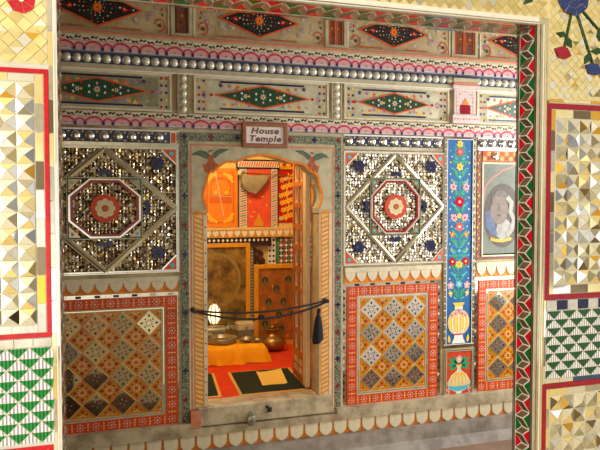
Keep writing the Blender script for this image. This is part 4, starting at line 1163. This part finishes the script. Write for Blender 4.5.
# draped platform
r = T('draped_platform', 'low platform draped in a saffron yellow cloth', 'table', (1.1, 5.25, ZF))
m = MB(); m.box(.62, 1.42, 5.03, 5.50, ZF + .006, .490, darkbrown); m.build('wooden_platform', r)
m = MB(); nx, ny = 40, 18; vs = []
def prof(t, top, edge, drop):  # t in 0..1
    return
fx = [.60, 1.445]; 
for i in range(nx + 1):
    x = .60 + (1.445 - .60) * i / nx
    row = []
    fold = .010 * sin(x * 42) + .007 * sin(x * 71 + 1)
    row.append((x, 5.50, .496 + .002 * sin(x * 30)))
    row.append((x, 5.30, .497 + .002 * sin(x * 23)))
    row.append((x, 5.06, .496)); row.append((x, 5.015, .490))
    row.append((x + .004, 5.0 - fold * .3, .475)); row.append((x + .008, 4.99 - fold * .7, .430)); row.append((x + .012, 4.982 - fold, .390)); row.append((x + .016, 4.975 - fold * 1.3, .369 + .004 * sin(x * 20)))
    vs += row
k = 8
fs = [(i * k + j, i * k + j + 1, (i + 1) * k + j + 1, (i + 1) * k + j) for i in range(nx) for j in range(k - 1)]
m.mesh(vs, fs, ycloth, True)
ev = []
for j in range(k):  # right side drop
    x, y, z = vs[nx * k + j]; ev += [(x, y, z), (x + .012, y, min(z, .47)), (x + .03, y + .004, min(z, .42)), (x + .045 + .006 * sin(j * 2), y + .006, .370 if j < 7 else min(z, .37))]
m.mesh(ev, [(j * 4 + q, j * 4 + q + 1, (j + 1) * 4 + q + 1, (j + 1) * 4 + q) for j in range(k - 1) for q in range(3)], ycloth, True)
m.build('yellow_drape', r)

# vessels on the platform
ZT = .499
def vessel(name, label, cat, x, y, parts, group=None):
    r = T(name, label, cat, (x, y, ZT), group)
    for nm, prf, mt, z in parts:
        m = MB(); m.lathe(x, y, prf, mt, 28, ZT + z); m.build(nm, r)
    return r
vessel('silver_tray', 'round tarnished tray with a raised rim at the front of the yellow cloth', 'tray', 1.148, 5.165, [
    ('tray_dish', [(0, .004), (.095, .004), (.108, .010), (.116, .040), (.120, .041), (.112, .006), (.10, 0), (0, 0)], steel, 0),
    ('offering_heap', [(0, .030), (.03, .028), (.06, .020), (.085, .010), (.09, .004)], mat('offering_petals', (120, 96, 50), .8, var=.6, scale=60), .002)])
r = T('metal_box', 'dull metal box with a rounded lid behind the round tray', 'box', (1.130, 5.34, ZT))
m = MB(); m.box(1.05, 1.205, 5.29, 5.38, ZT, ZT + .055, steel); m.build('box_body', r, bevel=.006)
m = MB(); vs = []
for k in range(9):
    a = PI * k / 8; vs += [(1.045, 5.335 - .049 * cos(a), ZT + .055 + .045 * sin(a)), (1.210, 5.335 - .049 * cos(a), ZT + .055 + .045 * sin(a))]
m.mesh(vs, [(2 * k, 2 * k + 1, 2 * k + 3, 2 * k + 2) for k in range(8)] + [tuple(range(0, 18, 2)), tuple(range(17, 0, -2))], steel, False); m.build('lid', r)
m = MB(5.29); m.disc(1.09, ZT + .045, .018, cream, .002, 10, t=.002); m.build('clasp', r)
r = vessel('water_pot', 'little spouted metal pot between the two metal boxes', 'pot', 1.288, 5.43, [
    ('pot_body', [(0, 0), (.030, 0), (.026, .008), (.050, .030), (.056, .050), (.045, .070), (.026, .080), (.024, .090), (.034, .098), (.0, .098)], steel, 0)])
m = MB(); m.tube([(1.278, 5.385, ZT + .05), (1.270, 5.365, ZT + .07), (1.262, 5.352, ZT + .095)], .010, steel, 8, .006); m.build('spout', r)
m = MB(); m.tube([(1.330, 5.43, ZT + .070), (1.352, 5.43, ZT + .078), (1.358, 5.43, ZT + .055), (1.338, 5.43, ZT + .035)], .005, steel); m.build('handle', r)
r = T('metal_casket', 'pale square metal casket with a lid near the end of the yellow cloth', 'box', (1.355, 5.265, ZT))
m = MB(); m.box(1.292, 1.424, 5.222, 5.308, ZT + .0, ZT + .065, steel); m.build('casket_body', r, bevel=.008)
palemetal = mat('pale_metal', (206, 196, 166), .4, .15, var=.2, scale=20)
m = MB(); m.box(1.288, 1.428, 5.217, 5.313, ZT + .066, ZT + .130, palemetal); m.build('casket_lid', r, bevel=.010)
m = MB(5.217); m.rect(1.352, 1.366, ZT + .075, ZT + .10, brass, .004, .004); m.build('clasp', r)
vessel('shallow_bowl', 'shallow metal bowl in front of the pale casket', 'bowl', 1.330, 5.125, [('bowl_body', [(0, 0), (.025, 0), (.045, .012), (.054, .030), (.056, .031), (.046, .010), (.024, .004), (0, .004)], steel, 0)], 'small metal bowls')
vessel('shallow_bowl', 'smallest metal cup on the very edge of the yellow cloth', 'bowl', 1.408, 5.09, [('bowl_body', [(0, 0), (.016, 0), (.028, .010), (.033, .024), (.035, .024), (.028, .008), (.015, .004), (0, .004)], steel, 0)], 'small metal bowls')
r = T('shrine_lamp', 'bright white ornate shrine lamp standing behind the metal box', 'lamp', (1.155, 5.445, ZT))
m = MB(); m.lathe(1.155, 5.445, [(0, 0), (.045, 0), (.045, .012), (.02, .025), (.018, .06), (.040, .080), (.040, .10), (0, .10)], brass, 20, ZT); m.build('lamp_stand', r)
m = MB(); m.lathe(1.155, 5.445, [(.030, .10), (.046, .13), (.052, .17), (.044, .21), (.030, .235), (.012, .25), (0, .252)], flame, 20, ZT); m.build('lit_globe', r)
m = MB()
for k in range(8):
    a = PI / 4 * k; m.tube([(1.155 + .034 * cos(a), 5.445 + .034 * sin(a), ZT + .10), (1.155 + .056 * cos(a), 5.445 + .056 * sin(a), ZT + .17), (1.155 + .034 * cos(a), 5.445 + .034 * sin(a), ZT + .24), (1.155, 5.445, ZT + .29)], .004, brass, 6)
m.build('openwork_cage', r)
# brass pot
r = T('brass_pot', 'wide-bellied brass water pot on the red carpet', 'pot', (1.615, 5.40, ZF + .006))
px_, py_ = 1.610, 5.36; zz = ZF + .006
m = MB(); m.lathe(px_, py_, [(0, 0), (.05, 0), (.085, .015), (.108, .050), (.104, .085), (.075, .112), (.045, .125), (.040, .140)], brass, 32, zz); m.build('pot_belly', r)
m = MB(); m.lathe(px_, py_, [(.040, .138), (.044, .158), (.060, .172), (.062, .178), (.045, .180), (.025, .176), (0, .176)], brass, 32, zz); m.build('pot_rim', r)
m = MB(); m.lathe(px_, py_, [(.016, .176), (.026, .186), (.020, .198), (0, .202)], brass, 20, zz); m.build('lid', r)

# pictures leaning on the rear wall
r = T('framed_picture', 'large dark gilt picture with circular halo, behind the yellow platform', 'picture', (1.2, 5.53, .50), 'pictures in the temple')
m = MB(5.56); m.rect(.80, 1.455, .50, 1.20, darkpic, .012, .012); 
m.ring([(1.20 + .20 * cos(2 * PI * k / 32), .93 + .22 * sin(2 * PI * k / 32)) for k in range(32)], [(1.20 + .175 * cos(2 * PI * k / 32), .93 + .195 * sin(2 * PI * k / 32)) for k in range(32)], mat('halo_gilt', (150, 128, 60), .35, var=.3, scale=20), .0128)
m.build('picture_field', r)
m = MB(5.56); m.frame(.78, 1.475, .49, 1.225, .034, goldframe, .028, .028); m.build('gilt_frame', r, bevel=.004)
r = T('framed_picture', 'gold framed brown picture of painted deities leaning above the brass pot', 'picture', (1.77, 5.53, .37), 'pictures in the temple')
m = MB(5.545); m.rect(1.53, 2.05, .37, 1.015, picfield, .012, .012)
for i, (x, z) in enumerate(((1.60, .91), (1.70, .84), (1.80, .91), (1.63, .73), (1.76, .73), (1.72, .62), (1.60, .55), (1.84, .62), (1.86, .79), (1.74, .50))):
    m.disc(x, z, .034, mat('niche_tint', (110, 108, 62), .4) if i == 0 else MATS['niche_tint'], .0128, 12, rz=.040); m.disc(x, z, .024, darkbrown, .0132, 10, rz=.028); m.poly([(x - .018, z - .024), (x + .018, z - .024), (x + .006, z + .008), (x, z + .024), (x - .006, z + .008)], MATS['niche_tint'], .0136)
for k in range(26):
    m.flower(1.57 + (k * 37 % 46) * .01, .42 + (k * 53 % 56) * .01, .016, 5, robe if k % 2 else goldframe, redbrown, .0124, k)
m.build('picture_field', r)
m = MB(5.545); m.frame(1.505, 2.08, .366, 1.045, .036, goldframe, .028, .028); m.build('gilt_frame', r, bevel=.004)
# shrine wall behind: painted niche panels
r = T('lacquer_panel', 'orange lacquered arched panel with gold corners, hung above the dark gilt picture', 'wall panel', (1.26, IB, 1.35), 'niche panels in the temple')
m = MB(IB); m.rect(1.02, 1.385, 1.355, 1.832, opanel, .010, .010); m.build('orange_field', r)
m = MB(IB); m.rect(1.15, 1.335, 1.545, 1.60, odark, .0112); m.rect(1.15, 1.335, 1.40, 1.455, opanel, .0112)
m.frame(1.125, 1.355, 1.385, 1.80, .012, odark, .0112)
m.poly([(1.16, 1.61), (1.33, 1.61), (1.33, 1.70)] + [(1.245 + .085 * cos(PI * k / 8), 1.70 + .06 * sin(PI * k / 8)) for k in range(1, 8)] + [(1.16, 1.70)], odark, .0116)
m.poly([(1.17, 1.615), (1.32, 1.615), (1.32, 1.69)] + [(1.245 + .075 * cos(PI * k / 8), 1.69 + .05 * sin(PI * k / 8)) for k in range(1, 8)] + [(1.17, 1.69)], opanel, .012)
for xx in (1.20, 1.29): m.flower(xx, 1.635, .020, 6, goldpaint, yellow, .0126)
m.build('arched_inset_pattern', r)
for xx, z0_, sx_, sz_ in ((1.345, 1.79, -1, -1), (1.135, 1.79, 1, -1), (1.345, 1.395, -1, 1), (1.135, 1.395, 1, 1)):
    m = MB(IB)
    for k in range(7): m.flower(xx + sx_ * (.004 + .011 * k), z0_ + sz_ * (.004 + .060 * (1 - k / 6) ** 1.6), .015, 5, goldpaint, yellow, .0130 + .0001 * k, k)
    for k in range(3): m.flower(xx + sx_ * (.008 + .012 * k), z0_ + sz_ * (.008 + .012 * (2 - k)), .012, 5, yellow, goldpaint, .0138 + .0001 * k, k)
    m.build('gold_corner', r)
m = MB(IB); m.line((1.195, 1.82), (1.265, 1.445), .006, cream, .016, .003); m.line((1.13, 1.615), (1.345, 1.60), .004, cream, .0165, .003); m.build('reflection_line', r)  # pale strips stand in for a white light reflection on the lacquer
r = T('central_niche', 'projecting patterned niche frame around a coral painted panel', 'niche', (1.55, IB - .05, 1.34))
m = MB(IB); m.rect(1.385, 1.722, 1.345, 1.83, navy, .038, .038)
for x0_, x1_ in ((1.392, 1.456), (1.662, 1.716)):
    m.rect(x0_, x1_, 1.35, 1.83, cream, .040, .002)
    z = 1.36
    k = 0
    while z < 1.82:
        m.line((x0_ + .008, z), (x1_ - .008, z + .014), .007, deep_orange if k % 2 else bluegrey, .0408); z += .020; k += 1
m.build('patterned_pilaster', r)
m = MB(IB); m.rect(1.372, 1.732, 1.83, 1.905, navy, .05, .05); m.rect(1.376, 1.728, 1.842, 1.892, cream, .0515, .002)
x = 1.385; k = 0
while x < 1.72:
    m.poly([(x, 1.846), (x + .010, 1.846), (x + .024, 1.888), (x + .014, 1.888)], deep_orange, .0522); x += .020
m.build('lintel', r)
m = MB(IB); m.rect(1.460, 1.658, 1.355, 1.83, coral, .0395, .002)
for k in range(26): m.leaf(1.48 + (k * 29 % 16) * .010, 1.44 + (k * 41 % 34) * .010, .026, .010, k * 1.3, deep_orange if k % 3 else goldpaint, .0405 + .00004 * k)
m.build('coral_field', r)
m = MB(IB); m.poly([(1.515, 1.362), (1.595, 1.362), (1.595, 1.40), (1.575, 1.405), (1.570, 1.435), (1.555, 1.47), (1.540, 1.435), (1.535, 1.405), (1.515, 1.40)], goldframe, .042, .002); m.build('painted_shrine', r)
r = T('lacquer_panel', 'crimson lacquered panel covered in gold blossoms, hung beside the open door leaf', 'wall panel', (1.86, IB, 1.38), 'niche panels in the temple')
m = MB(IB); m.rect(1.732, 2.02, 1.385, 1.83, inred, .010, .010); m.build('crimson_field', r)
m = MB(IB)
m.path([(1.80, 1.40), (1.83, 1.52), (1.80, 1.63), (1.83, 1.74), (1.82, 1.80)], .008, goldpaint, .0108)
for k in range(44):
    x, z = 1.755 + (k * 17 % 19) * .010, 1.42 + (k * 31 % 38) * .010
    if k % 7 == 3: m.flower(x, z, .020, 5, cream, pink, .0116 + .0001 * k)
    else: m.flower(x, z, .026, 6, goldpaint if k % 2 else yellow, orange, .0114 + .0001 * k, k)
m.build('gold_blossom_pattern', r)
m = MB(IB); m.rect(1.722, 2.03, 1.83, 1.90, goldframe, .030, .030)
for k in range(8): m.disc(1.745 + k * .034, 1.865, .014, red if k % 2 else goldpaint, .031, 8)
m.build('gilt_pelmet', r)
r = T('heart_cornice', 'yellow cornice with a row of white heart shapes, inside the temple', 'cornice', (1.5, IB - .05, 1.24))
m = MB(IB); m.rect(.9, 2.3, 1.27, 1.345, goldframe, .055, .055); m.rect(.9, 2.3, 1.33, 1.352, inwall, .065, .065)
m.build('yellow_rail', r)
s0 = None
for k in range(22):
    x = .95 + k * .060
    if s0 is None:
        m = MB(0); m.poly([(-.024, .024), (-.020, .034), (-.010, .036), (0, .028), (.010, .036), (.020, .034), (.024, .024), (.018, .004), (0, -.016), (-.018, .004)], white, 0, .006)
        s0 = m.build('white_heart', r, local=True); s0.location = Vector((x, IB - .060, 1.290)) - OFF[r.name]; OFF[s0.name] = OFF[r.name]; xs = x
    else: part_copy(s0, r, (x - xs, 0, 0))
m = MB(IB); m.rect(.9, 1.66, 1.222, 1.268, black, .045, .045)
for k in range(20):
    x = .92 + k * .037
    if x < 1.64: m.poly([(x - .012, 1.246), (x, 1.232), (x + .012, 1.246), (x, 1.260)], white, .0458)
m.build('black_diamond_band', r)
m = MB(IB); m.rect(.9, 1.66, 1.198, 1.222, darkbrown, .06, .06); m.build('brown_rail', r)
r = T('carved_bracket', 'dark carved wooden bracket with curls between the two gold framed pictures', 'bracket', (1.55, IB - .03, .95))
m = MB(IB); m.rect(1.48, 1.515, .6, 1.19, darkbrown, .03, .03); m.build('bracket_post', r)
m = MB(IB)
m.poly([(1.515, 1.19), (1.54, 1.165), (1.575, 1.16), (1.60, 1.135), (1.59, 1.10), (1.615, 1.08), (1.61, 1.045), (1.575, 1.035), (1.56, 1.06), (1.54, 1.07), (1.53, 1.04), (1.515, 1.0)], darkbrown, .03, .03); m.disc(1.575, 1.10, .018, brownwood, .034, 12, t=.004); m.disc(1.54, 1.125, .012, brownwood, .034, 12, t=.004)
m.build('carved_scroll', r)
m = MB(IB); m.rect(1.487, 1.507, .6, 1.19, greywhite, .0312)
for k in range(22): m.disc(1.497, .62 + k * .026, .0075, black, .0318, 6)
m.build('dotted_strip', r)
r = T('star_lattice_panel', 'white and green lattice of star shapes with red accents behind the brown picture', 'wall panel', (1.85, IB, 1.03))
m = MB(IB); m.rect(1.64, 1.705, 1.0, 1.27, white, .02, .02)
for k in range(6):
    for q in (0, 1): m.poly([(1.655 + q * .034 - .012, 1.02 + k * .044), (1.655 + q * .034, 1.008 + k * .044), (1.655 + q * .034 + .012, 1.02 + k * .044), (1.655 + q * .034, 1.032 + k * .044)], navy, .0206)
m.build('checked_post', r)
m = MB(IB); m.rect(1.715, 2.05, 1.0, 1.265, green, .010, .010); m.rect(1.735, 2.04, 1.0, 1.248, speck, .0106)
for i in range(7):
    for j in range(6):
        x, z = 1.757 + i * .045, 1.02 + j * .044
        if z > 1.245: continue
        m.rect(x - .018, x + .018, z - .018, z + .018, (black, red, dkgreen)[(i * 2 + j) % 3], .0112)
        for q in range(4): m.leaf(x, z, .019, .012, PI / 2 * q, white, .0118)
m.build('star_lattice', r)
# curtain rod with a grey bag
r = T('curtain_rod', 'thin brass rod crossing the upper niches', 'rod', (1.62, 5.5, 1.78))
m = MB(); m.tube([(1.36, 5.50, 1.795), (1.62, 5.50, 1.782), (1.90, 5.50, 1.766)], .005, brass); m.build('rod_tube', r)
m = MB(); m.tube([(1.38, 5.50, 1.795), (1.38, 5.546, 1.80)], .006, cream, 6); m.lathe(1.38, 5.50, [(0, -.02), (.018, -.018), (.020, 0), (.016, .016), (0, .02)], cream, 12, 1.795); m.build('bracket', r)
m = MB(); n = 12
rows_ = [(1.392, 1.612, 1.785, .006), (1.386, 1.622, 1.768, .016), (1.384, 1.618, 1.738, .024), (1.388, 1.606, 1.706, .026), (1.402, 1.590, 1.680, .022), (1.435, 1.565, 1.652, .014), (1.462, 1.535, 1.630, .004)]
vs = []
for q, (a, b, z, d) in enumerate(rows_):
    for side in (-1, 1):
        for k in range(n):
            t = k / (n - 1) if side < 0 else 1 - k / (n - 1)
            vs.append((a + (b - a) * t, 5.492 + side * d * (sin(PI * t) ** .6 if 0 < t < 1 else 0) + .005 * sin(t * 9 + q), z + .012 * sin(PI * t) * (-1 if q < 2 else 0) + (.010 * sin(5 * t + 1) + .016 * (t - .5)) * min(q, 4) / 4))
N = 2 * n
m.mesh(vs, [(j * N + k, j * N + (k + 1) % N, (j + 1) * N + (k + 1) % N, (j + 1) * N + k) for j in range(len(rows_) - 1) for k in range(N)], bagm, True)
tag(m.build('cloth_bag'), 'crumpled grey cloth bundle hanging from the brass rod', 'bag')

# ------------------------------------------------------------------ world: the bright courtyard hall behind the viewer
w = bpy.data.worlds.new('hall_light'); S.world = w; w.use_nodes = True
nt = w.node_tree; nt.nodes.clear(); L = nt.links
def N(t): return nt.nodes.new(t)
out = N('ShaderNodeOutputWorld'); bg = N('ShaderNodeBackground'); L.new(bg.outputs[0], out.inputs[0])
tc = N('ShaderNodeTexCoord'); sep = N('ShaderNodeSeparateXYZ'); L.new(tc.outputs['Generated'], sep.inputs[0])
vor = N('ShaderNodeTexVoronoi'); vor.inputs['Scale'].default_value = 5.5; L.new(tc.outputs['Generated'], vor.inputs['Vector'])
sc_ = N('ShaderNodeSeparateColor'); L.new(vor.outputs['Color'], sc_.inputs[0])
ramp = N('ShaderNodeValToRGB'); ramp.color_ramp.interpolation = 'CONSTANT'; e = ramp.color_ramp.elements
stops = [(0, (.08, .055, .03)), (.09, (.40, .32, .20)), (.20, (.80, .70, .50)), (.42, (1.02, .96, .84)), (.78, (1.6, 1.55, 1.45)), (.91, (.42, .40, .40))]
e[0].position = 0; e[0].color = (*stops[0][1], 1); e[1].position = stops[1][0]; e[1].color = (*stops[1][1], 1)
for p, c in stops[2:]:
    k = e.new(p); k.color = (*c, 1)
L.new(sc_.outputs['Red'], ramp.inputs['Fac'])
# gilded ceiling above, pale floor below
mapr = N('ShaderNodeMapRange'); mapr.inputs['From Min'].default_value = .12; mapr.inputs['From Max'].default_value = .40; L.new(sep.outputs['Z'], mapr.inputs['Value'])
mixu = N('ShaderNodeMix'); mixu.data_type = 'RGBA'; L.new(mapr.outputs['Result'], mixu.inputs['Factor'])
mixu.inputs[7].default_value = (1.10, .94, .58, 1)
mx0 = N('ShaderNodeMath'); mx0.operation = 'MULTIPLY'; mx0.inputs[1].default_value = .85; L.new(mapr.outputs['Result'], mx0.inputs[0]); L.new(mx0.outputs[0], mixu.inputs['Factor'])
L.new(ramp.outputs['Color'], mixu.inputs[6])
# brighter toward the windows at -x
gx = N('ShaderNodeMapRange'); gx.inputs['From Min'].default_value = .7; gx.inputs['From Max'].default_value = -.7; gx.inputs['To Min'].default_value = .85; gx.inputs['To Max'].default_value = 2.0; L.new(sep.outputs['X'], gx.inputs['Value'])
sca = N('ShaderNodeVectorMath'); sca.operation = 'SCALE'; L.new(mixu.outputs[2], sca.inputs[0]); L.new(gx.outputs['Result'], sca.inputs['Scale'])
# dark dip added to the world light to shade the left bay
d1 = N('ShaderNodeMath'); d1.operation = 'SUBTRACT'; d1.inputs[1].default_value = .27; L.new(sep.outputs['X'], d1.inputs[0])
d2 = N('ShaderNodeMath'); d2.operation = 'DIVIDE'; d2.inputs[1].default_value = .24; L.new(d1.outputs[0], d2.inputs[0])
d3 = N('ShaderNodeMath'); d3.operation = 'MULTIPLY'; L.new(d2.outputs[0], d3.inputs[0]); L.new(d2.outputs[0], d3.inputs[1])
d4 = N('ShaderNodeMath'); d4.operation = 'MULTIPLY'; d4.inputs[1].default_value = -1; L.new(d3.outputs[0], d4.inputs[0])
d5 = N('ShaderNodeMath'); d5.operation = 'EXPONENT'; L.new(d4.outputs[0], d5.inputs[0])
d6 = N('ShaderNodeMath'); d6.operation = 'MULTIPLY_ADD'; d6.inputs[1].default_value = -.72; d6.inputs[2].default_value = 1; L.new(d5.outputs[0], d6.inputs[0])
sc2 = N('ShaderNodeVectorMath'); sc2.operation = 'SCALE'; L.new(sca.outputs[0], sc2.inputs[0]); L.new(d6.outputs[0], sc2.inputs['Scale'])
L.new(sc2.outputs[0], bg.inputs['Color']); bg.inputs['Strength'].default_value = 1.0

def area(name, loc, rot, sx, sy, power, col):
    l = bpy.data.lights.new(name, 'AREA'); l.shape = 'RECTANGLE'; l.size = sx; l.size_y = sy; l.energy = power; l.color = col
    o = bpy.data.objects.new(name, l); C.objects.link(o); o.location = loc; o.rotation_euler = rot; return o
area('window_daylight', (3.59, 3.15, 1.6), (0, PI / 2, 0), 1.7, 1.25, 62, (.93, .97, 1))
area('hall_window_daylight', (-2.0, -1.4, 1.5), (PI / 2, 0, math.radians(-38)), 1.2, 1.8, 70, (1, .98, .96))
def point(name, loc, power, col, rad):
    l = bpy.data.lights.new(name, 'POINT'); l.energy = power; l.color = col; l.shadow_soft_size = rad
    o = bpy.data.objects.new(name, l); C.objects.link(o); o.location = loc; return o
point('temple_lamp', (1.10, 4.55, 2.25), 36, (1, .84, .55), .08)

# ------------------------------------------------------------------ camera
cam = bpy.data.cameras.new('camera'); cam.sensor_width = 36; cam.lens = 42.0; cam.clip_start = .05
co = bpy.data.objects.new('camera', cam); C.objects.link(co); co.location = (0, 0, H)
co.rotation_euler = (PI / 2 - math.radians(2.3), 0, math.radians(-19))
S.camera = co
S.view_settings.view_transform = 'Standard'; S.view_settings.look = 'None'; S.view_settings.gamma = 1; S.view_settings.use_curve_mapping = False
S.view_settings.exposure = 0.08
S.cycles.use_denoising = True
S.cycles.max_bounces = 8; S.cycles.glossy_bounces = 5; S.cycles.diffuse_bounces = 4
S.cycles.sample_clamp_indirect = 6
